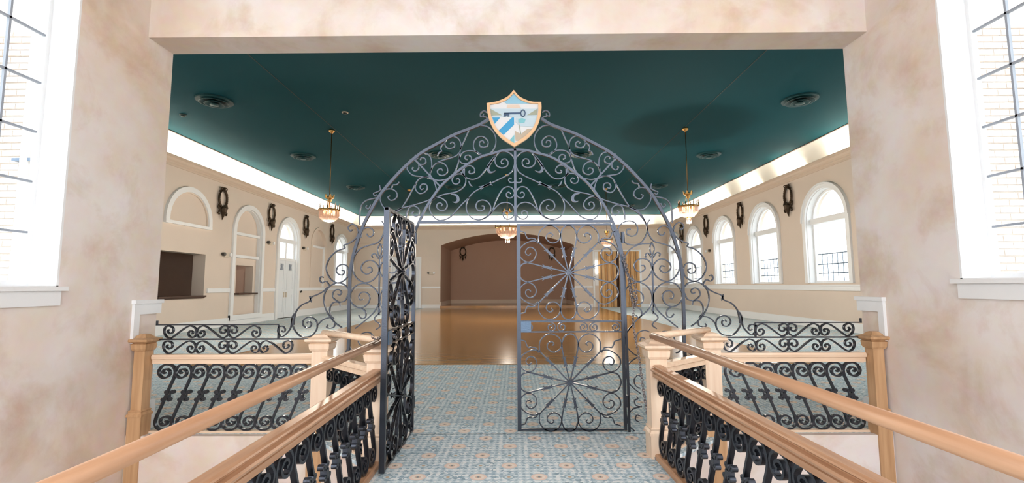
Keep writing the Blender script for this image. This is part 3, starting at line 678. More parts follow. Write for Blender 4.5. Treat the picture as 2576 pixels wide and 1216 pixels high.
# tympanum
SCROLLS = [
 zC([(98, 300), (96, 235), (120, 180), (165, 140), (220, 120), (290, 120), (345, 165), (370, 230), (350, 305), (280, 345), (210, 325), (185, 270), (215, 225), (262, 228), (284, 262), (265, 290), (245, 278)]),
 zC([(98, 300), (130, 390), (200, 448), (300, 498), (400, 545), (480, 582), (560, 620), (640, 662), (705, 715), (752, 785), (775, 865), (762, 955), (700, 1036), (600, 1066), (505, 1030), (448, 960), (435, 880), (480, 812), (550, 790), (612, 812), (640, 868), (618, 925), (570, 940), (527, 915), (530, 875), (560, 872)]),
 zC([(730, 750), (830, 842), (920, 940), (1000, 1020), (1085, 1060), (1175, 1060), (1250, 990), (1288, 895), (1268, 805), (1210, 755), (1140, 748), (1065, 795), (1040, 860), (1070, 918), (1130, 930), (1182, 892), (1180, 842), (1140, 822), (1110, 845), (1125, 868)]),
 zC([(350, 165), (395, 225), (445, 295), (495, 360), (545, 425), (605, 480), (690, 502), (780, 468), (822, 405), (800, 345), (740, 310), (682, 322), (650, 370), (670, 412), (710, 420), (735, 398), (715, 378)]),
 zC([(1260, 790), (1190, 745), (1100, 710), (1000, 690), (900, 668), (822, 620), (782, 552), (780, 480), (820, 432), (890, 425), (950, 455), (968, 512), (940, 558), (890, 560), (860, 522), (880, 488), (915, 500)]),
 zC([(100, 545), (130, 553), (165, 545), (182, 515), (165, 490), (142, 500)]),
 zC([(100, 690), (130, 632), (190, 608), (255, 632), (310, 702), (352, 785), (380, 850), (402, 920), (440, 985), (500, 1035), (560, 1062)]),
 zC([(100, 690), (118, 740), (165, 766), (208, 745), (214, 705), (185, 684), (155, 702)]),
 zC([(102, 960), (110, 900), (150, 850), (220, 826), (300, 842), (360, 890), (410, 950), (450, 1000)]),
 zC([(102, 960), (115, 1010), (155, 1050), (215, 1060), (260, 1020), (255, 965), (215, 945), (180, 965), (190, 1000)]),
 # ring between the arches
 zD([(140, 222), (60, 236), (10, 275), (-18, 330), (-25, 400), (0, 470), (50, 515), (115, 525), (170, 500), (204, 440), (190, 372), (150, 340), (100, 340), (56, 382), (62, 430), (100, 446), (138, 430), (140, 392), (108, 382), (95, 405)]),
 zD([(115, 525), (180, 490), (240, 480), (300, 490), (338, 525), (350, 570), (328, 602), (280, 611), (236, 590), (226, 552), (250, 526), (284, 532), (293, 556), (268, 570)]),
 zD([(250, 268), (298, 375), (328, 440), (345, 505), (352, 565), (380, 655), (430, 752)]),
 zD([(336, 470), (330, 420), (352, 362), (400, 335), (460, 347), (495, 388), (488, 430), (450, 455), (405, 440), (396, 410), (420, 390), (442, 405)]),
 zD([(495, 400), (530, 425), (540, 455), (530, 480), (560, 497), (572, 528)]),
 zD([(345, 495), (385, 532), (450, 555), (540, 580), (600, 615), (636, 660), (650, 715), (620, 765)]),
 zD([(583, 600), (530, 598), (485, 630), (470, 680), (492, 718), (535, 728), (572, 705), (572, 672), (535, 662), (522, 682)]),
 zD([(620, 765), (560, 780), (500, 772), (470, 765)]),
 zD([(645, 700), (632, 625), (640, 555), (668, 512), (712, 498)]),
 zD([(760, 612), (712, 612), (692, 580), (706, 550), (738, 546), (752, 566)]),
 zD([(650, 745), (740, 737), (828, 722), (880, 672), (884, 636)]),
 zD([(766, 610), (768, 652), (800, 682), (832, 662), (826, 640)]),
 zD([(620, 770), (597, 830), (588, 890), (612, 935)]),
 zD([(625, 768), (700, 742), (762, 762), (800, 812), (800, 870), (762, 910), (712, 900), (682, 862), (690, 822), (730, 815), (755, 842), (742, 870), (718, 860)]),
 zD([(800, 810), (850, 900), (900, 988), (942, 1052)]),
 zD([(640, 965), (690, 988), (765, 1012), (855, 1036), (940, 1056), (1000, 1082), (1060, 1132), (1092, 1182), (1112, 1225)]),
 zD([(942, 1054), (1005, 1085), (1082, 1084), (1140, 1032), (1166, 960), (1150, 900), (1110, 868), (1052, 860), (1002, 888), (990, 932), (1020, 970), (1062, 975), (1085, 945), (1062, 930)]),
 zD([(1050, 860), (1034, 822), (992, 816), (968, 790)]),
 zD([(1168, 822), (1164, 868), (1198, 890), (1234, 905), (1218, 932), (1198, 915)]),
 zD([(1172, 945), (1240, 957), (1305, 974), (1350, 1012), (1374, 1070), (1380, 1150), (1382, 1225)]),
 zD([(1262, 1020), (1285, 1060), (1312, 1045), (1300, 1025)]),
 zD([(900, 1190), (892, 1110), (862, 1050), (812, 1038), (768, 1072), (772, 1125), (808, 1142), (840, 1115), (820, 1092)]),
 zD([(60, 92), (92, 75), (126, 96), (130, 130), (104, 126), (96, 104)]),
 zD([(50, 160), (70, 140), (100, 135)]),
 # side panel between gate post and outer arch
 zE([(150, 80), (210, 115), (262, 170), (292, 232), (292, 300), (252, 368), (190, 395), (122, 382), (70, 332), (50, 262), (80, 212), (140, 190), (192, 206), (216, 252), (205, 302), (165, 320), (122, 298), (128, 262), (158, 262)]),
 zE([(318, 180), (294, 228), (310, 300), (352, 360), (430, 385), (500, 410), (545, 458), (568, 522), (568, 600), (540, 662), (478, 702), (412, 690), (362, 642), (346, 580), (390, 522), (442, 516), (490, 550), (494, 602), (450, 632), (406, 604), (418, 572), (446, 578)]),
 zE([(500, 320), (482, 252), (430, 232), (390, 262), (396, 300), (430, 312), (448, 286)]),
 zE([(330, 382), (240, 388), (155, 430), (108, 500), (105, 580), (132, 652), (192, 700), (262, 700), (312, 660), (336, 600), (322, 540), (278, 512), (222, 518), (186, 560), (198, 606), (240, 624), (278, 600), (272, 570), (245, 568)]),
 zE([(102, 790), (150, 732), (215, 710), (290, 740), (334, 802), (336, 880), (300, 952), (240, 1002), (180, 1062), (124, 1140), (106, 1200)]),
 zE([(212, 905), (256, 880), (262, 822), (222, 785), (180, 792), (164, 832), (192, 858), (214, 835)]),
 zE([(346, 880), (352, 805), (400, 742), (462, 712), (532, 722), (580, 770), (596, 832), (570, 892), (510, 920), (450, 890), (426, 832), (450, 792), (492, 785), (520, 812), (512, 850), (484, 845)]),
 zE([(350, 880), (382, 942), (440, 1002), (502, 1052), (556, 1095)]),
 zE([(350, 900), (342, 955), (386, 1000), (380, 1032), (350, 1052), (344, 1080), (378, 1106)]),
 zE([(205, 918), (246, 950), (250, 990), (226, 1012), (200, 990)]),
 zE([(500, 922), (464, 952), (468, 1000), (502, 1008), (524, 980)]),
 zE([(290, 500), (282, 480), (305, 462), (332, 500)]), zE([(400, 490), (408, 470), (380, 458), (350, 500)]),
 # outer wing
 zE([(512, 300), (530, 232), (570, 202), (606, 230), (592, 262), (568, 250)]),
 zE([(512, 262), (540, 322), (600, 366), (645, 382), (640, 408), (702, 430), (762, 482), (796, 552), (790, 622), (750, 682), (690, 702), (632, 672), (606, 622), (620, 562), (662, 546), (704, 570), (706, 620), (662, 636), (642, 606), (668, 594)]),
 zE([(606, 760), (650, 716), (712, 706), (770, 732), (814, 792), (820, 872), (790, 962), (732, 1040), (670, 1086)]),
 zE([(612, 800), (640, 855), (692, 866), (740, 832), (740, 782), (702, 760), (670, 782), (684, 808), (706, 798)]),
 zE([(680, 905), (690, 872), (742, 872), (772, 922), (762, 982), (738, 1012)]),
 zE([(770, 730), (800, 690), (835, 702), (856, 680), (846, 650), (824, 656)]),
 zE([(790, 740), (822, 772), (872, 800), (930, 824), (938, 855)]),
 zE([(730, 1045), (738, 1080), (770, 1090), (800, 1082), (790, 1062)]),
 zE([(930, 830), (950, 862), (1010, 888), (1058, 938), (1078, 1002), (1085, 1060)]),
 zW([(300, 20), (322, 60), (320, 122), (290, 192), (242, 238), (192, 246), (130, 230), (86, 172), (80, 112), (110, 70), (160, 55), (208, 78), (220, 120), (190, 155), (150, 150), (136, 115), (160, 96), (180, 112)]),
 zW([(322, 60), (336, 150), (370, 202), (420, 240), (458, 202), (454, 152), (415, 140), (390, 170), (402, 196), (426, 184)]),
 zW([(82, 140), (40, 92), (-5, 68), (-40, 62)]),
 # lower strip beside the gate post, behind the newels
 zF([(190, 248), (132, 312), (110, 372), (120, 442), (170, 500), (212, 526)]),
 zF([(212, 538), (142, 590), (120, 652), (130, 740), (180, 800), (245, 850)]),
 zF([(240, 800), (200, 782), (186, 730), (212, 692), (245, 700)]),
 zF([(250, 955), (172, 980), (132, 1040), (136, 1110), (190, 1165)]), zF([(230, 1090), (198, 1068), (208, 1028), (244, 1038)]),
 zF([(250, 960), (200, 945), (190, 905), (218, 890), (205, 870)]),
 zF([(205, 400), (215, 335), (270, 310), (315, 322)]), zF([(232, 400), (245, 372), (278, 378)]),
 zF([(330, 560), (400, 640), (470, 700), (540, 820)]), zF([(380, 380), (430, 320), (500, 330), (530, 390), (500, 440)]),
 zF([(612, 440), (650, 500), (690, 530)]), zF([(612, 430), (570, 490), (540, 500)]),
 zF([(450, 1000), (520, 940), (590, 960), (605, 1040), (560, 1100), (480, 1120), (440, 1165)]), zF([(330, 1130), (380, 1040), (450, 1000), (400, 900), (330, 860)]),
]
for s in SCROLLS: both('scroll', s)
both('radial_bar', zD([(545, 845), (620, 765), (770, 600), (815, 560)]), 0.016, 0.022, 3)
both('finial_stem', zE([(338, 480), (342, 620), (347, 760), (350, 880)]) + [zF([(350, 170)])[0]], 0.015, 0.02, 2)
both('finial', zE([(336, 372), (320, 415), (326, 455), (340, 482), (352, 455), (356, 415), (336, 372)]), 0.011, 0.02, 4)
def leaf(uv, w, name='leaf'):
    uv = cat_rom(uv, 5); n = len(uv); t = [max(0.004, w * sin(pi * (0.08 + 0.92 * i / (n - 1)))) for i in range(n)]
    both(name, uv, t, 0.02, smooth_=False)
leaf(zC([(370, 180), (410, 235), (450, 300), (468, 350), (445, 400), (405, 405), (362, 382)]), 0.030)
leaf(zC([(985, 700), (920, 715), (888, 755), (895, 800), (925, 818), (965, 808)]), 0.030)
leaf(zC([(405, 585), (450, 572), (510, 592), (560, 605), (600, 600)]), 0.022); leaf(zC([(430, 535), (470, 575), (520, 600), (570, 650)]), 0.018)
leaf(zC([(790, 355), (800, 400), (790, 450)]), 0.018); leaf(zC([(848, 400), (815, 430), (790, 470)]), 0.016)
leaf(zC([(740, 520), (715, 575), (685, 600)]), 0.016)
leaf(zE([(945, 815), (935, 840), (930, 870)]), 0.018)
leaf(zD([(770, 545), (800, 560), (860, 565)]), 0.016); leaf(zD([(798, 512), (806, 555), (770, 600)]), 0.018)
leaf(zD([(400, 318), (438, 322), (470, 350)]), 0.016)
# ---- crest shield
crest = thing('crest_shield', 'painted shield crest with a dark key crowning the iron arch', 'crest', (0, GY - 0.05, 0))
zS = zone(1180, 220, 6.755)
def cprism(name, pts, d0, d1, mat, parent=None): return obj(name, MB().prism(pts, d0, d1, lambda u, v, d: (u, d, v)), mat, parent or crest)
sh_out = cat_rom([(760, 88), (850, 190), (960, 250), (1080, 285), (1222, 288)], 4)[:-1] + cat_rom([(1222, 288), (1226, 400), (1206, 540), (1160, 680), (1080, 808), (960, 920), (770, 1042)], 4)[:-1]
sh_out += cat_rom([(770, 1042), (600, 932), (480, 820), (396, 700), (340, 560), (312, 420), (304, 308)], 4)[:-1] + cat_rom([(304, 308), (450, 285), (560, 248), (665, 190), (760, 88)], 4)[:-1]
ccx, ccy = 765, 520
def inset(pts, k): return [(ccx + (a - ccx) * k, ccy + (c_ - ccy) * k) for a, c_ in pts]
so = zS(sh_out); si = zS(inset(sh_out, 0.885))
b = MB(); b.strip(so, si, -0.022, 0.012, lambda u, v, d: (u, d, v), True); obj('shield_frame', b, 'crest_gold', crest)
cprism('shield_field', zS(inset(sh_out, 0.90)), -0.006, 0.010, 'crest_white')
def cp(name, pts, mat, lift=-0.010): return cprism(name, zS(pts), lift, lift + 0.006, mat)
cp('sky_panel', [(765, 145), (830, 205), (930, 268), (1050, 310), (640, 310), (600, 285), (690, 215)], 'crest_sky')
cp('dawn_panel', [(655, 330), (850, 330), (880, 385), (640, 385)], 'crest_dawn')
cp('mist_band', [(372, 395), (1165, 395), (1150, 535), (395, 535)], 'crest_mist', -0.009)
cp('hill_panel', [(368, 400), (560, 505), (385, 510)], 'crest_sage', -0.012); cp('hill_panel', [(1160, 395), (1150, 500), (985, 505)], 'crest_sage', -0.012)
cp('stripe', [(400, 545), (530, 545), (440, 650)], 'crest_blue'); cp('stripe', [(730, 545), (765, 545), (765, 665), (590, 835), (505, 765)], 'crest_blue'); cp('stripe', [(770, 835), (770, 985), (690, 925)], 'crest_aqua')
cp('landscape', [(790, 545), (1145, 545), (1090, 700), (860, 690), (790, 620)], 'crest_mist', -0.0095); cp('tree_crown', [(840, 570), (900, 555), (960, 575), (940, 630), (870, 640), (835, 610)], 'crest_aqua', -0.012)
cp('mast', [(838, 620), (846, 620), (884, 820), (872, 820)], 'crest_sage', -0.012)
cp('shore', [(780, 770), (880, 825), (990, 735), (1090, 740), (1000, 850), (880, 930), (790, 930)], 'crest_sand', -0.0115)
key = obj('key_shaft', MB().prism(zS([(600, 468), (880, 462), (880, 486), (600, 492)]), -0.02, -0.010, lambda u, v, d: (u, d, v)), 'crest_navy', crest)
cprism('key_bit', zS([(592, 480), (684, 480), (684, 528), (655, 528), (655, 508), (625, 508), (625, 530), (592, 530)]), -0.02, -0.010, 'crest_navy', key)
ko = zS([(915 + 44 * cos(t * pi / 10), 475 + 62 * sin(t * pi / 10)) for t in range(20)]); ki = zS([(915 + 28 * cos(t * pi / 10), 475 + 46 * sin(t * pi / 10)) for t in range(20)])
b = MB(); b.strip(ko, ki, -0.02, -0.010, lambda u, v, d: (u, d, v), True); obj('key_bow', b, 'crest_navy', key)

# ---- gate leaves, drawn once in their own plane: u from the hinge, v up
HX = 1.135
def gate_leaf(name, label, loc, to):
    e = thing(name, label, 'gate', loc)
    LZ = lambda pts: [(HX - u, v) for u, v in pts]
    def part(nm, uv, t=SCR * 0.95, d=0.030, sm=4, smooth_=True, parent=e, mat='iron'):
        uv = cat_rom(uv, sm) if smooth_ else uv
        return obj(nm, MB().ribbon(uv, t, d, to), mat, parent)
    def bar(nm, u0, u1, v0, v1, d=0.03, mat='iron', parent=e, off=0.0): return obj(nm, MB().prism([(u0, v0), (u1, v0), (u1, v1), (u0, v1)], -d / 2 + off, d / 2 + off, to), mat, parent)
    top = Gp(1400, 566)[1]; m1 = Gp(1400, 808)[1]; m2 = Gp(1400, 835)[1]; bot = 0.02; WD = HX - 0.012
    bar('free_stile', WD - 0.04, WD, bot, top + 0.01, 0.045)
    bar('hinge_stile', 0.0, 0.03, bot, Gp(1565, 650)[1], 0.035)
    bar('top_rail', HX - Gp(1537, 566)[0], WD, top - 0.012, top + 0.012, 0.03)
    part('shoulder_bar', LZ([Gp(1537, 566), Gp(1551, 605), Gp(1561, 640)]) + [(0.015, Gp(1565, 650)[1] - 0.05)], 0.026, 0.03)
    for v in (m1, m2): bar('middle_rail', 0.02, WD - 0.02, v - 0.007, v + 0.007, 0.026)
    bar('bottom_rail', 0.02, WD - 0.02, bot, bot + 0.02, 0.03)
    bar('lock_box', WD - 0.145, WD - 0.04, m2, m1, 0.06, 'lock_steel')
    def rosette(cx, cy, sx, sy, skip=()):
        R = lambda pts: LZ([Gp(cx + a * sx, cy + c_ * sy) for a, c_ in pts])
        for qx in (1, -1):
            for qy in (1, -1):
                f = lambda pts: R([(a * qx, -c_ * qy) for a, c_ in pts])
                part('scroll', f([(75, -78), (85, -82), (99, -82), (119, -71), (129, -55), (123, -37), (107, -27), (91, -33), (84, -49), (90, -62), (102, -66), (111, -58), (111, -49), (104, -45), (98, -50)]))
                part('scroll', f([(77, -80), (78, -92), (76, -105), (65, -118), (49, -124), (31, -117), (22, -103), (23, -89), (33, -79), (46, -78), (57, -87), (57, -98), (48, -104), (41, -99), (45, -94)]))
                part('spoke', f([(6, -6), (40, -41), (77, -79)]), 0.013)
                part('spoke', f([(8, -2), (55, -13), (107, -26)]), 0.012)
                part('spoke', f([(2, -8), (11, -45), (19, -80), (21, -101)]), 0.012)
                for c0, c1 in (((42, -43), (60, -61)), ((46, -11), (66, -15.5)), ((10.5, -42), (15, -64))):
                    uv = R([((c0[0] + (c1[0] - c0[0]) * i / 6) * qx, -(c0[1] + (c1[1] - c0[1]) * i / 6) * qy) for i in range(7)])
                    k_ = part('spindle', uv, [0.014, 0.022, 0.028, 0.024, 0.028, 0.022, 0.012], 0.028, smooth_=False)
                    # two crossed barbs on the spindle
                    mx_, my_ = (c0[0] + c1[0]) / 2, (c0[1] + c1[1]) / 2; dx, dy = (c1[0] - c0[0]), (c1[1] - c0[1]); l = hypot(dx, dy); dx /= l; dy /= l
                    for sg in (1, -1):
                        w = R([((mx_ + dx * t_ - dy * sg * n_) * qx, -(my_ + dy * t_ + dx * sg * n_) * qy) for t_, n_ in ((-13, 5), (-6, 1.5), (0, 0), (6, 1.5), (13, 5))])
                        part('barb', w, 0.009, 0.012, 2, parent=k_)
                if (qx, qy) not in skip:
                    part('wavy_bar', f([(80, -76), (86, -87), (97, -90), (106, -89), (111, -97), (114, -105), (124, -108), (130, -111)]), 0.011)
            part('petal_loop', R([(107 * qx, -26), (122 * qx, -20), (130 * qx, -1), (122 * qx, 18), (107 * qx, 26)]), 0.013)
        for qy in (1, -1): part('petal_loop', R([(21, 101 * qy), (14, 117 * qy), (0, 124 * qy), (-14, 117 * qy), (-21, 101 * qy)]), 0.013)
        c_ = R([(0, 0)])[0]
        hub = obj('hub', MB().prism([(c_[0] + 0.026 * cos(i * pi / 8), c_[1] + 0.026 * sin(i * pi / 8)) for i in range(16)], -0.018, 0.018, to), 'iron', e)
        for i in range(8):
            q = (c_[0] + 0.027 * cos(i * pi / 4), c_[1] + 0.027 * sin(i * pi / 4))
            obj('hub_bead', MB().prism([(q[0] + 0.009 * cos(j * pi / 3), q[1] + 0.009 * sin(j * pi / 3)) for j in range(6)], -0.030, 0.030, to), 'iron', hub)
    rosette(1433.5, 962, 0.985, 0.985)
    rosette(1430, 686, 0.965, 0.955, skip=((1, 1),))
    for a0 in (1319, 1400, 1481):   # small C scrolls in the lock rail
        w = 80; f = lambda pts: LZ([Gp(a0 + a, 821 + c_) for a, c_ in pts])
        part('scroll', f([(14, 6), (9, 2), (13, -4), (20, -1), (19, 8), (10, 12), (3, 6), (4, -4), (14, -10), (26, -11), (54, -11), (66, -10), (76, -4), (77, 6), (70, 12), (61, 8), (60, -1), (67, -4), (71, 2), (66, 6)]), 0.010)
    for v in (0.25, 1.95):
        obj('hinge', MB().prism([(-0.03 + 0.022 * cos(i * pi / 5) + 0.02, 0.022 * sin(i * pi / 5)) for i in range(10)], v, v + 0.12, lambda a, c_, h: to(a, h, c_)), 'iron', e)
    return e
gate_leaf('gate_leaf', 'closed right iron gate leaf with two spoked scroll rosettes', (HX, GY - 0.01, 0), lambda u, v, d: (-u, d, v))
gl = gate_leaf('gate_leaf', 'open left iron gate leaf swung towards the viewer, seen nearly edge-on', (-HX + 0.06, GY - 0.02, 0), lambda u, v, d: (d, -u, v))

# ---- balusters and balustrades
def zlb(pts): 
    o = Gp(320 + 250 / 3.92, 790 + 1155 / 3.92)
    return [(Gp(320 + a / 3.92, 790 + c_ / 3.92)[0] - o[0], Gp(320 + a / 3.92, 790 + c_ / 3.92)[1] - o[1]) for a, c_ in pts]
up = [(250, 815), (285, 735), (318, 662), (342, 605), (350, 552), (330, 505), (280, 486), (226, 500), (190, 550), (200, 600), (240, 622), (284, 604), (300, 566), (276, 535), (242, 540), (230, 565), (252, 576)]
dn = [(2 * 250 - a, 2 * 817 - c_) for a, c_ in up]
bal_uv = cat_rom(zlb(dn[::-1] + up[1:]), 4)
TBAL = lambda u, v, d: (u, d, v)
bal_me = {}
col_me = {}
def orn(sg):
    b = MB()
    for cx, cy, q in ((0.0, 0.055, 1), (0.0, -0.02, -1)):
        for s in (1, -1):
            base = 0.345 + cy
            xx = (cy) * 0.42 * sg
            p = [(xx + s * 0.004, base - q * 0.022), (xx + s * 0.016, base + q * 0.006), (xx + s * 0.032, base + q * 0.016), (xx + s * 0.046, base + q * 0.004), (xx + s * 0.040, base - q * 0.010), (xx + s * 0.030, base - q * 0.004)]
            b.ribbon(cat_rom(p, 3), 0.014, 0.036, TBAL)
    b.box(-0.022 + 0.0, 0.022, -0.02, 0.02, 0.338, 0.372)
    return b
for sg in (1, -1):
    bal_me[sg] = MB().ribbon([(u * sg, v) for u, v in bal_uv], 0.018, 0.034, TBAL).mesh('baluster'); bal_me[sg].materials.append(MATS['iron'])
    col_me[sg] = orn(sg).mesh('collar'); col_me[sg].materials.append(MATS['iron'])
def baluster(parent, loc, rotz, sg, sz=1.0):
    o = bpy.data.objects.new('baluster', bal_me[sg]); COL.objects.link(o); o.parent = parent; o.location = loc; o.rotation_euler = (0, 0, rotz); o.scale = (1, 1, sz)
    k = bpy.data.objects.new('collar', col_me[sg]); COL.objects.link(k); k.parent = o
    return o
def zfr(pts):
    o = Gp(320 + 207 / 3.92, 790 + 245 / 3.92)
    return [(Gp(320 + a / 3.92, 790 + c_ / 3.92)[0] - o[0], Gp(320 + a / 3.92, 790 + c_ / 3.92)[1] - o[1]) for a, c_ in pts]
fr_uv = cat_rom(zfr([(250, 162), (238, 182), (264, 202), (292, 182), (290, 145), (250, 126), (214, 142), (205, 182), (222, 228), (262, 246), (300, 228), (360, 182), (425, 138), (470, 126), (512, 150), (522, 196), (496, 238), (456, 230), (442, 198), (464, 174), (488, 190), (478, 206)]), 4)
fr_w = max(u for u, v in fr_uv)
fr_me = {}
for sg in (1, -1):
    fr_me[sg] = MB().ribbon([(u if sg > 0 else fr_w - u, v) for u, v in fr_uv], 0.013, 0.026, TBAL).mesh('frieze_scroll'); fr_me[sg].materials.append(MATS['iron'])
RT, RBt = 0.80, 0.705
def balustrade(label, x0, x1, sg, wall_side):
    e = thing('balustrade', label, 'railing', ((x0 + x1) / 2, GY, 0)); cx = (x0 + x1) / 2
    b = MB(); prof = [(-0.055, RT - 0.02), (-0.045, RT), (0.045, RT), (0.055, RT - 0.02), (0.05, RT - 0.045), (0.035, RT - 0.05), (0.035, RBt), (-0.035, RBt), (-0.035, RT - 0.05), (-0.05, RT - 0.045)]
    b.prism(prof, x0 - cx, x1 - cx, lambda y, z, d: (d, y, z)); obj('wooden_rail', b, 'pale_oak_rail', e)
    obj('bottom_bar', MB().box(x0 - cx, x1 - cx, -0.03, 0.03, 0.0, 0.022), 'pale_oak_rail', e)
    pitch = 0.1745; n = int((x1 - x0 - 0.02) / pitch); off = (x1 - x0 - n * pitch) / 2
    for i in range(n):
        xb = x0 - cx + off + pitch * (i + 0.5)
        baluster(e, (xb, 0, 0.022), 0, sg, 0.975)
    # scrolled frieze above the rail
    z0, zm, z1 = RT + 0.005, 0.955, 1.10
    obj('frieze_bar', MB().box(x0 - cx, x1 - cx, -0.012, 0.012, zm - 0.008, zm + 0.008), 'iron', e)
    fx0, fx1 = (x0, x1 - 0.42) if wall_side < 0 else (x0 + 0.42, x1)
    obj('frieze_top_bar', MB().box(fx0 - cx, fx1 - cx, -0.008, 0.008, z1, z1 + 0.012), 'iron', e)
    hx = fx0 if wall_side < 0 else fx1
    obj('frieze_end_hook', MB().box(hx - cx - 0.008, hx - cx + 0.008, -0.008, 0.008, z1, z1 + 0.05), 'iron', e)
    vx = fx1 if wall_side < 0 else fx0
    obj('frieze_end_bar', MB().box(vx - cx - 0.008, vx - cx + 0.008, -0.01, 0.01, zm, z1), 'iron', e)
    p = 0.338
    for row, zz, lim0, lim1 in ((0, zm + 0.014, fx0, fx1), (1, z0 + 0.006, x0, x1)):
        k = 0
        while True:
            if wall_side < 0: a = lim0 + 0.09 + k * p; sgn = 1 if k % 2 == 0 else -1; ok = a + fr_w < lim1
            else: a = lim1 - 0.09 - fr_w - k * p; sgn = -1 if k % 2 == 0 else 1; ok = a > lim0
            if not ok: break
            o = bpy.data.objects.new('frieze_scroll', fr_me[sgn]); COL.objects.link(o); o.parent = e; o.location = (a - cx, 0, zz); k += 1
    return e
balustrade('left iron balustrade with scrolled frieze over its wooden rail', -3.80, -2.085, 1, -1)
balustrade('right iron balustrade with scrolled frieze over its wooden rail', 2.085, 3.61, -1, 1)

# ---- newel posts
def newel(label, x, y, w=0.15, zb=0.0, rot=0.0, mat='pale_oak', base_mat=None, zt=0.86):
    e = thing('newel_post', label, 'post', (x, y, zb), None, rot); h = -zb
    def sq(b, prof):
        for (w0, z0), (w1, z1) in zip(prof[:-1], prof[1:]):
            v = [(sx * w0 / 2, sy * w0 / 2, z0 + h) for sx, sy in ((-1, -1), (1, -1), (1, 1), (-1, 1))] + [(sx * w1 / 2, sy * w1 / 2, z1 + h) for sx, sy in ((-1, -1), (1, -1), (1, 1), (-1, 1))]
            b.add(v, [(0, 1, 5, 4), (1, 2, 6, 5), (2, 3, 7, 6), (3, 0, 4, 7), (3, 2, 1, 0), (4, 5, 6, 7)])
        return b
    obj('shaft', sq(MB(), [(w, 0.24), (w, zt)]), mat, e)
    obj('base', sq(MB(), [(w + 0.03, zb), (w + 0.03, 0.20), (w + 0.01, 0.24)]), base_mat or mat, e)
    obj('base_moulding', sq(MB(), [(w + 0.05, 0.195), (w + 0.05, 0.215), (w + 0.02, 0.235), (w + 0.03, 0.25), (w, 0.262)]), mat, e)
    obj('cap', sq(MB(), [(w + 0.02, zt - 0.01), (w + 0.04, zt + 0.01), (w + 0.05, zt + 0.06), (w + 0.03, zt + 0.065), (w + 0.11, zt + 0.09), (w + 0.11, zt + 0.11), (w + 0.02, zt + 0.125), (w - 0.03, zt + 0.15), (0.05, zt + 0.16)]), mat, e)
    return e
newel('pale oak newel post where the left balustrade turns to the walkway', -2.0, 4.98, 0.16, WELL, 0, 'pale_oak', 'honey_oak_upright')
newel('pale oak newel post where the right balustrade turns to the walkway', 1.99, 4.98, 0.16, WELL, 0, 'pale_oak', 'honey_oak_upright')
newel('pale oak newel post at the head of the left walkway railing', -1.20, 4.20, 0.15)
newel('pale oak newel post at the head of the right walkway railing', 1.26, 4.37, 0.15)
newel('honey oak half newel fixed to the left plaster wall', VL + 0.085, 4.985, 0.11, WELL, 0, 'honey_oak_upright')
newel('honey oak half newel fixed to the right plaster wall', VR - 0.085, 4.985, 0.11, WELL, 0, 'honey_oak_upright')

# ---- railings that run along the walkway
def profile_sweep(b, p, q, prof):       # prof (side, up), horizontal run
    p, q = Vector(p), Vector(q); t = (q - p).normalized(); s = t.cross(Vector((0, 0, 1))).normalized(); u = s.cross(t)
    n = len(prof); v = [tuple(e_ + s * a + u * c_) for e_ in (p, q) for a, c_ in prof]
    b.add(v, [tuple(range(n)), tuple(range(2 * n - 1, n - 1, -1))] + [(i, (i + 1) % n, (i + 1) % n + n, i + n) for i in range(n)])
    return b
_h = [(0.026, 0.0), (0.040, -0.006), (0.044, -0.014), (0.034, -0.022), (0.034, -0.028), (0.058, -0.032), (0.064, -0.042), (0.060, -0.054), (0.040, -0.060), (0.040, -0.066), (0.048, -0.070), (0.048, -0.10)]
big_prof = [(-a, c_) for a, c_ in _h[::-1]] + _h
hand_prof = [(0.033 * cos(2 * pi * i / 14), 0.030 * sin(2 * pi * i / 14)) for i in range(14)]
def walk_rail(label, far, near, n, rz):
    e = thing('walkway_railing', label, 'railing', (far[0], far[1], 0))
    f = Vector((0, 0, 0)); q = Vector((near[0] - far[0], near[1] - far[1], 0))
    obj('wooden_rail', profile_sweep(MB(), f + Vector((0, 0, 0.80)), q + Vector((0, 0, 0.80)), big_prof), 'honey_oak', e)
    obj('wooden_curb', profile_sweep(MB(), f + Vector((0, 0, 0.045)), q + Vector((0, 0, 0.045)), [(-0.05, -0.045), (-0.05, -0.01), (-0.035, 0.0), (0.035, 0.0), (0.05, -0.01), (0.05, -0.045)]), 'honey_oak', e)
    L_ = q.length; t = q.normalized(); a = math.atan2(t.y, t.x); k = int((L_ - 0.1) / 0.196)
    for i in range(k): baluster(e, t * (0.13 + 0.196 * i), a, n, 0.93)
    for ch in e.children:
        if ch.name.startswith('baluster'): ch.location.z = 0.045
    return e
walk_rail('left walkway railing of thick moulded oak rail over black scroll balusters', (-1.19, 4.12), (-1.14, 0.9), 1, 0)
walk_rail('right walkway railing of thick moulded oak rail over black scroll balusters', (1.25, 4.29), (1.33, 0.9), 1, 0)
def handrail(label, far, near, z, turn):
    e = thing('handrail', label, 'handrail', (far[0], far[1], 0))
    q = Vector((near[0] - far[0], near[1] - far[1], z)); f = Vector((0, 0, z))
    obj('rail', profile_sweep(MB(), f, q, hand_prof), 'honey_oak', e, True)
    tq = Vector((turn[0] - far[0], turn[1] - far[1], z + 0.005))
    obj('return_rail', profile_sweep(MB(), f, tq, hand_prof), 'pale_oak_rail', e, True)
    return e
handrail('smooth round left handrail above the walkway railing', (-1.20, 4.30), (-1.10, 0.75), 1.02, (-2.0, 5.0))
handrail('smooth round right handrail above the walkway railing', (1.26, 4.45), (1.285, 0.75), 1.035, (1.99, 5.0))
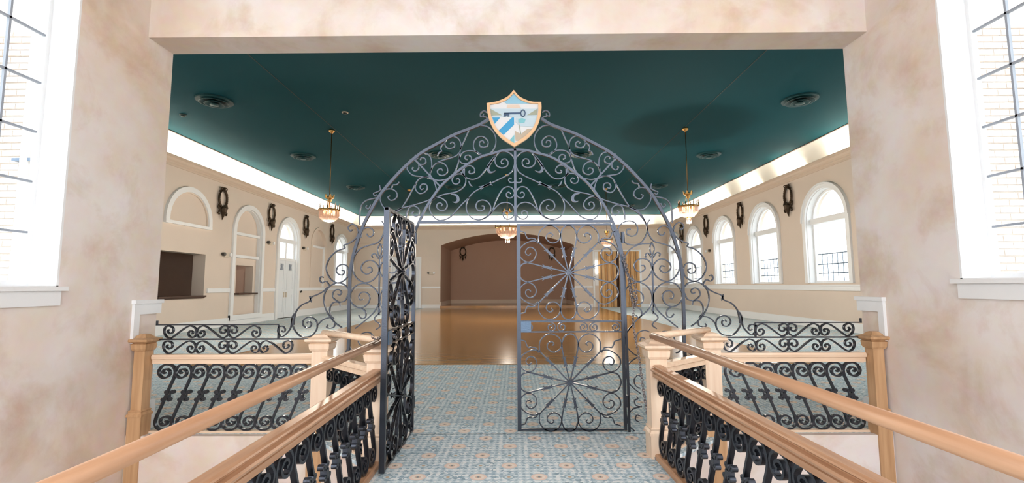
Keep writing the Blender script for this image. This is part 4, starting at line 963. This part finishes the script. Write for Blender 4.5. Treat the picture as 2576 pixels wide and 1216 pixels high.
# short diagonal railings between the newel pairs
def diagonal(label, p, q, n):
    e = thing('corner_railing', label, 'railing', (p[0], p[1], 0)); qq = Vector((q[0] - p[0], q[1] - p[1], 0)); t = qq.normalized(); a0 = t * 0.09; a1 = qq - t * 0.09
    obj('wooden_rail', profile_sweep(MB(), a0 + Vector((0, 0, RT)), a1 + Vector((0, 0, RT)), [(-0.035, -0.095), (-0.035, -0.05), (-0.055, -0.04), (-0.055, -0.015), (-0.04, 0), (0.04, 0), (0.055, -0.015), (0.055, -0.04), (0.035, -0.05), (0.035, -0.095)]), 'pale_oak_rail', e)
    obj('bottom_bar', profile_sweep(MB(), a0 + Vector((0, 0, 0.022)), a1 + Vector((0, 0, 0.022)), [(-0.03, -0.022), (-0.03, 0), (0.03, 0), (0.03, -0.022)]), 'pale_oak_rail', e)
    a = math.atan2(t.y, t.x)
    for i in range(5): baluster(e, t * (qq.length * 0.5 + (i - 2) * 0.168) + Vector((0, 0, 0.022)), a, n, 0.975)
diagonal('short diagonal railing between the two left newel posts', (-2.0, 5.0), (-1.20, 4.20), 1)
diagonal('short diagonal railing between the two right newel posts', (1.26, 4.37), (1.99, 5.0), -1)

# ---- chains
def chain(label, pts, llen=0.036, r=0.0042):
    pts = [Vector(p) for p in pts]; out = []
    # resample
    acc = 0.0; cur = [pts[0]]; step = llen * 0.72
    rem = step
    for p, q in zip(pts[:-1], pts[1:]):
        d = (q - p).length; pos = 0.0
        while d - pos >= rem: pos += rem; cur.append(p.lerp(q, pos / d)); rem = step
        rem -= d - pos
    b = MB()
    for i, (p, q) in enumerate(zip(cur[:-1], cur[1:])):
        t = (q - p).normalized(); a = Vector((0, 1, 0)) if abs(t.y) < 0.9 else Vector((1, 0, 0)); s = t.cross(a).normalized(); w = t.cross(s)
        if i % 2: s, w = w, s
        c = (p + q) / 2; n = 10; ring = [c + t * (llen / 2 * cos(2 * pi * k / n)) + s * (llen * 0.32 * sin(2 * pi * k / n)) for k in range(n)]
        v = []; f = []
        for k in range(n):
            tt = (ring[(k + 1) % n] - ring[k - 1]).normalized(); o1 = tt.cross(w)
            for j in range(4): v.append(ring[k] + o1 * (r * cos(pi * j / 2)) + w * (r * sin(pi * j / 2)))
        for k in range(n):
            for j in range(4): f.append((4 * k + j, 4 * k + (j + 1) % 4, 4 * ((k + 1) % n) + (j + 1) % 4, 4 * ((k + 1) % n) + j))
        b.add(v, f)
    e = thing('chain', label, 'chain', tuple(pts[-1])); base = pts[-1]
    b.v = [tuple(Vector(p) - base) for p in b.v]
    o = obj('links', b, 'chain_steel', e); o['kind'] = 'stuff'
    return e
cp_ = [(1569, 655, 5.0), (1574, 672, 5.0), (1582, 700, 4.99), (1590, 735, 4.98), (1598, 765, 4.97), (1594, 782, 4.95), (1592, 800, 4.94), (1597, 845, 4.85), (1606, 890, 4.75), (1612, 935, 4.68), (1619, 985, 4.58), (1628, 1040, 4.48), (1638, 1100, 4.38), (1650, 1168, 4.26)]
chain('long steel chain hanging from the gate post down to the right newel foot', [onY(*p) for p in cp_])
cp2 = [(1569, 640, 4.985), (1580, 690, 4.97), (1586, 740, 4.96), (1594, 772, 4.95), (1602, 755, 4.95), (1598, 725, 4.96), (1588, 690, 4.97)]
chain('short doubled loop of steel chain on the right gate post', [onY(*p) for p in cp2])
cp3 = [(936, 846, 4.2), (944, 856, 4.17), (954, 852, 4.12), (964, 846, 4.05), (975, 850, 4.0), (988, 846, 4.1), (998, 852, 4.2), (990, 842, 4.3), (972, 858, 4.25), (955, 858, 4.22)]
chain('steel chain tying the open gate leaf to the left handrail', [onY(*p) for p in cp3])

# ------------------------------------------------------------------ chandeliers
def chandelier(label, x, y, zb, rad, kind, drop):
    e = thing('chandelier', label, 'chandelier', (x, y, zb)); H_ = CZ - zb
    obj('canopy', MB().lathe([(0.09, H_), (0.10, H_ - 0.03), (0.05, H_ - 0.08), (0.015, H_ - 0.11)]), 'brass', e, True)
    top = rad * 2.1 + 0.20
    obj('rod', MB().tube([(0, 0, H_ - 0.1), (0, 0, top)], 0.014, 8), 'aged_brass', e, True)
    cr = obj('crown', MB().lathe([(0.02, top + 0.02), (0.06, top), (rad * 0.42, top - 0.02), (rad * 0.40, top - 0.07), (0.05, top - 0.10), (0.07, top - 0.15), (0.02, top - 0.2), (0.012, rad * 1.25)]), 'brass', e, True)
    for i in range(6):
        a = i * pi / 3; obj('crown_leaf', MB().prism([(-0.035, 0), (0.035, 0), (0.03, 0.07), (0, 0.12), (-0.03, 0.07)], -0.006, 0.006, lambda p, q, d: (cos(a) * (rad * 0.41 + d + q * 0.2) - sin(a) * p, sin(a) * (rad * 0.41 + d + q * 0.2) + cos(a) * p, top - 0.06 + q)), 'brass', cr)
    rz = rad * (1.25 if rad < 0.4 else 0.95)
    b = MB(); b.strip([(rad * cos(i * pi / 16), rad * sin(i * pi / 16)) for i in range(32)], [(rad * 0.94 * cos(i * pi / 16), rad * 0.94 * sin(i * pi / 16)) for i in range(32)], rz - 0.03, rz + 0.03, lambda a, c_, d: (a, c_, d), True)
    obj('ring', b, 'brass', e, True)
    for i in range(8):
        a = i * pi / 4 + 0.2; p = (rad * 1.03 * cos(a), rad * 1.03 * sin(a))
        cnd = obj('candle_arm', MB().lathe([(0.012, -0.02), (0.035, 0.02), (0.04, 0.035), (0.016, 0.04), (0.016, 0.13)], (p[0], p[1], rz), 8), 'brass', e, True)
        obj('flame_tip', MB().lathe([(0.004, 0.13), (0.018, 0.155), (0.014, 0.18), (0.002, 0.22)], (p[0], p[1], rz), 8), 'crystal', cnd, True)
    for i in range(6):
        a = i * pi / 3; obj('bulb', MB().lathe([(0.01, 0.06), (0.034, 0.03), (0.036, 0.0), (0.02, -0.035), (0.004, -0.045)], (rad * 0.55 * cos(a), rad * 0.55 * sin(a), rz - 0.06), 10), 'bulb_glow', e, True)
    # crystal basket of prisms
    n = 36; b = MB()
    for i in range(n):
        a = 2 * pi * i / n
        steps = [(rad * 0.97, rz - 0.02), (rad * 0.95, rz - 0.16), (rad * 0.80, rz * 0.42), (rad * 0.50, rz * 0.16), (rad * 0.2, 0.05)] if kind == 'bowl' else [(rad * 0.97, rz - 0.02), (rad * 1.0, rz - 0.18), (rad * 0.92, rz * 0.35), (rad * 0.55, rz * 0.12), (rad * 0.2, 0.02)]
        b.tube([(r_ * cos(a), r_ * sin(a), z_) for r_, z_ in steps], rad * 0.055, 4)
    o = obj('crystal_basket', b, 'crystal', e); o['kind'] = 'stuff'
    obj('bottom_ring', MB().lathe([(rad * 0.24, 0.06), (rad * 0.26, 0.03), (rad * 0.2, 0.0), (0.01, -0.01)], k=14), 'brass', e, True)
    if drop:
        for i in range(5):
            a = i * 2 * pi / 5; obj('crystal_drop', MB().lathe([(0.004, 0.0), (0.022, -0.05), (0.026, -0.10), (0.004, -0.16)], (rad * 0.2 * cos(a), rad * 0.2 * sin(a), 0.0), 6), 'crystal', e)
    ld = bpy.data.lights.new('chandelier_light', 'POINT'); ld.energy = CHANDELIER_W; ld.color = (1.0, 0.89, 0.76); ld.shadow_soft_size = 0.05
    lo = bpy.data.objects.new('chandelier_light', ld); COL.objects.link(lo); lo.parent = e; lo.location = (0, 0, -0.20 if drop else -0.06)
    return e
chandelier('brass chandelier with crystal basket hanging before the left wall', -5.78, 14.55, 3.50, 0.29, 'basket', False)
chandelier('brass chandelier with glass bowl and drops hanging before the right windows', 5.36, 14.6, 3.56, 0.29, 'bowl', True)
chandelier('large bowl chandelier hanging in mid hall before the arched alcove', -0.36, 20.6, 3.55, 0.50, 'bowl', True)
chandelier('small distant chandelier above the golden folding door', 4.60, 23.8, 3.45, 0.26, 'basket', False)

chandelier('small unseen chandelier added for light behind the open left gate leaf', -5.4, 23.8, 3.45, 0.26, 'basket', False)  # unseen mirror of the right one, added to brighten the far end

# ------------------------------------------------------------------ wreaths
def wreath(label, T, s, z, sc=1.0, group=None):
    """bronze ring of leaves with a bow, swags and a pendant; T(s,z,d) maps into the wall plane"""
    p0 = T(s, z, -0.05)
    e = thing('wall_wreath', label, 'wreath', p0)
    def to(a, c_, d): q = T(s + a * sc, z + c_ * sc, -0.05 - d); return (q[0] - p0[0], q[1] - p0[1], q[2] - p0[2])
    b = MB(); n = 28
    rx, rz = 0.24, 0.33
    for i in range(n):
        a = 2 * pi * i / n
        for k in (-1, 1):
            c0 = (rx * cos(a), rz * sin(a)); tx, tz_ = -sin(a), cos(a); nx, nz = cos(a) * k, sin(a) * k
            b.add([to(c0[0], c0[1], 0.0), to(c0[0] + tx * 0.05 + nx * 0.05, c0[1] + tz_ * 0.05 + nz * 0.05, 0.02), to(c0[0] + tx * 0.10 + nx * 0.03, c0[1] + tz_ * 0.10 + nz * 0.03, 0.05), to(c0[0] + tx * 0.07, c0[1] + tz_ * 0.07, 0.08)], [(0, 1, 3), (1, 2, 3), (0, 3, 2), (0, 2, 1)])
    ring = []
    b2 = MB()
    for i in range(25):
        a = 2 * pi * i / 24; ring.append((rx * cos(a), rz * sin(a)))
    b2.tube([to(u, v, 0.02) for u, v in ring], 0.045 * sc, 6)
    r_ = obj('ring', b2, 'bronze', e); o = obj('leaves', b, 'bronze', r_); o['kind'] = 'stuff'
    b = MB()
    for k in (-1, 1): b.tube([to(u, v, 0.05) for u, v in cat_rom([(0, 0.33), (k * 0.10, 0.42), (k * 0.17, 0.40), (k * 0.13, 0.34), (0, 0.33)], 4)], 0.022 * sc, 5)
    b.tube([to(0, 0.30, 0.06), to(0, 0.43, 0.06)], 0.045 * sc, 6); obj('bow', b, 'bronze', e)
    for k in (-1, 1):
        obj('ribbon_tail', MB().tube([to(u, v, 0.03) for u, v in cat_rom([(k * 0.20, -0.20), (k * 0.27, -0.34), (k * 0.18, -0.44), (k * 0.25, -0.56), (k * 0.20, -0.62)], 4)], 0.036 * sc, 5), 'bronze', e)
    b = MB().tube([to(0, -0.30, 0.03), to(0.0, -0.40, 0.06), to(0, -0.52, 0.07), to(0, -0.64, 0.05), to(0, -0.82, 0.02)], [0.05 * sc, 0.13 * sc, 0.10 * sc, 0.055 * sc, 0.008], 8); obj('pendant', b, 'bronze', e)
for s, lb in ((17.78, 'bronze wreath between the lunette and the hatch niche'), (21.42, 'bronze wreath between the hatch niche and the arched door'), (25.0, 'bronze wreath between the arched door and the blind niche'), (28.6, 'bronze wreath left of the last left window')):
    wreath(lb, TL, s, 4.86)
for s, lb in ((18.2, 'bronze wreath left of the nearest right arched window'), (22.15, 'bronze wreath between the second and third right windows'), (26.15, 'bronze wreath between the third and fourth right windows'), (30.05, 'bronze wreath right of the farthest right window')):
    wreath(lb, TR, s, 4.93)
TA = lambda s, z, d: (s, HB + AD + d, z)
for pxx, lb in ((1165, 'bronze wreath on the left of the alcove back wall'), (1388, 'bronze wreath on the right of the alcove back wall')):
    q = onY(pxx, 634, HB + AD); wreath(lb, TA, q.x, q.z, 0.95)

# ------------------------------------------------------------------ ceiling diffusers and small devices
dif = [(540, 252, 'nearest left'), (763, 392, 'second left'), (895, 470, 'third left'), (2012, 249, 'nearest right'), (1783, 388, 'second right'), (1657, 466, 'third right'), (1579, 515, 'farthest right'), (1108, 388, 'nearer left of centre'), (1142, 469, 'farther left of centre'), (1460, 386, 'nearer right of centre'), (1402, 466, 'farther right of centre')]
for a, c_, lb in dif:
    p = onZ(a, c_, CZ); e = thing('air_diffuser', 'round teal ceiling air diffuser, %s in the ceiling grid' % lb, 'vent', (p.x, p.y, CZ - 0.142))
    obj('outer_ring', MB().strip([(0.44 * cos(i * pi / 14), 0.44 * sin(i * pi / 14)) for i in range(28)], [(0.30 * cos(i * pi / 14), 0.30 * sin(i * pi / 14)) for i in range(28)], 0.10, 0.14, lambda x, y, d: (x, y, d), True), 'vent_paint', e)
    obj('throat', MB().lathe([(0.30, 0.138), (0.30, 0.12), (0.02, 0.118)], k=24), 'vent_dark', e)
    for r0, r1, z0 in ((0.36, 0.26, 0.05), (0.24, 0.15, 0.02)):
        b = MB(); b.lathe([(r1, z0 + 0.08), (r0, z0), (r0 - 0.02, z0), (r1 - 0.02, z0 + 0.08)], k=24); obj('cone', b, 'vent_paint', e, True)
    obj('centre_cone', MB().lathe([(0.01, 0.10), (0.04, 0.08), (0.11, 0.0), (0.01, -0.005)], k=20), 'vent_paint', e, True)
for a, c_, lb in ((868, 282, 'small round smoke detector on the teal ceiling left of the crest'), (460, 288, 'small dark sprinkler on the teal ceiling near the left jamb')):
    p = onZ(a, c_, CZ); e = thing('smoke_detector', lb, 'detector', (p.x, p.y, CZ - 0.06)); obj('base', MB().lathe([(0.09, 0.06), (0.09, 0.035), (0.07, 0.03)], k=16), 'device_plastic' if a > 500 else 'vent_dark', e, True); obj('sensor', MB().lathe([(0.06, 0.03), (0.05, 0.0), (0.01, -0.005)], k=12), 'vent_dark', e, True)
def wall_device(label, T, s, z):
    p0 = T(s, z, 0); e = thing('emergency_light', label, 'wall light', p0)
    def to(a, c_, d): q = T(s + a, z + c_, -d); return (q[0] - p0[0], q[1] - p0[1], q[2] - p0[2])
    obj('housing', MB().prism([(-0.14, -0.09), (0.14, -0.09), (0.14, 0.09), (-0.14, 0.09)], 0.0, 0.08, to), 'device_plastic', e)
    for k in (-1, 1): obj('lamp_head', MB().prism([(k * 0.20 + 0.07 * cos(i * pi / 5), 0.02 + 0.07 * sin(i * pi / 5)) for i in range(10)], 0.02, 0.12, to), 'dark_plastic' if k < 0 else 'white_paint', e)
wall_device('twin headed emergency light beside the arched hatch niche', TL, 18.21, 2.74)
wall_device('twin headed emergency light left of the arched double door', TL, 21.45, 3.49)
wall_device('twin headed emergency light right of the arched double door', TL, 25.0, 3.52)
wall_device('twin headed emergency light between the far right windows', TR, 26.05, 3.35)
q = onY(1085, 688, HB); wall_device('small dark wall device on the back wall left of the alcove', TB, q.x, q.z)
q = onX(756, 733, HL); e = thing('thermostat', 'small dark round thermostat on the wall right of the double door', 'thermostat', (HL, q.y, q.z)); obj('plate', MB().prism([(0.09 * cos(i * pi / 6), 0.09 * sin(i * pi / 6)) for i in range(12)], 0, 0.03, lambda a, c_, d: (d, a, c_)), 'dark_plastic', e); obj('stub', MB().prism([(0.05 * cos(i * pi / 6), 0.05 * sin(i * pi / 6)) for i in range(12)], 0.03, 0.07, lambda a, c_, d: (d, a, c_)), 'dark_plastic', e)
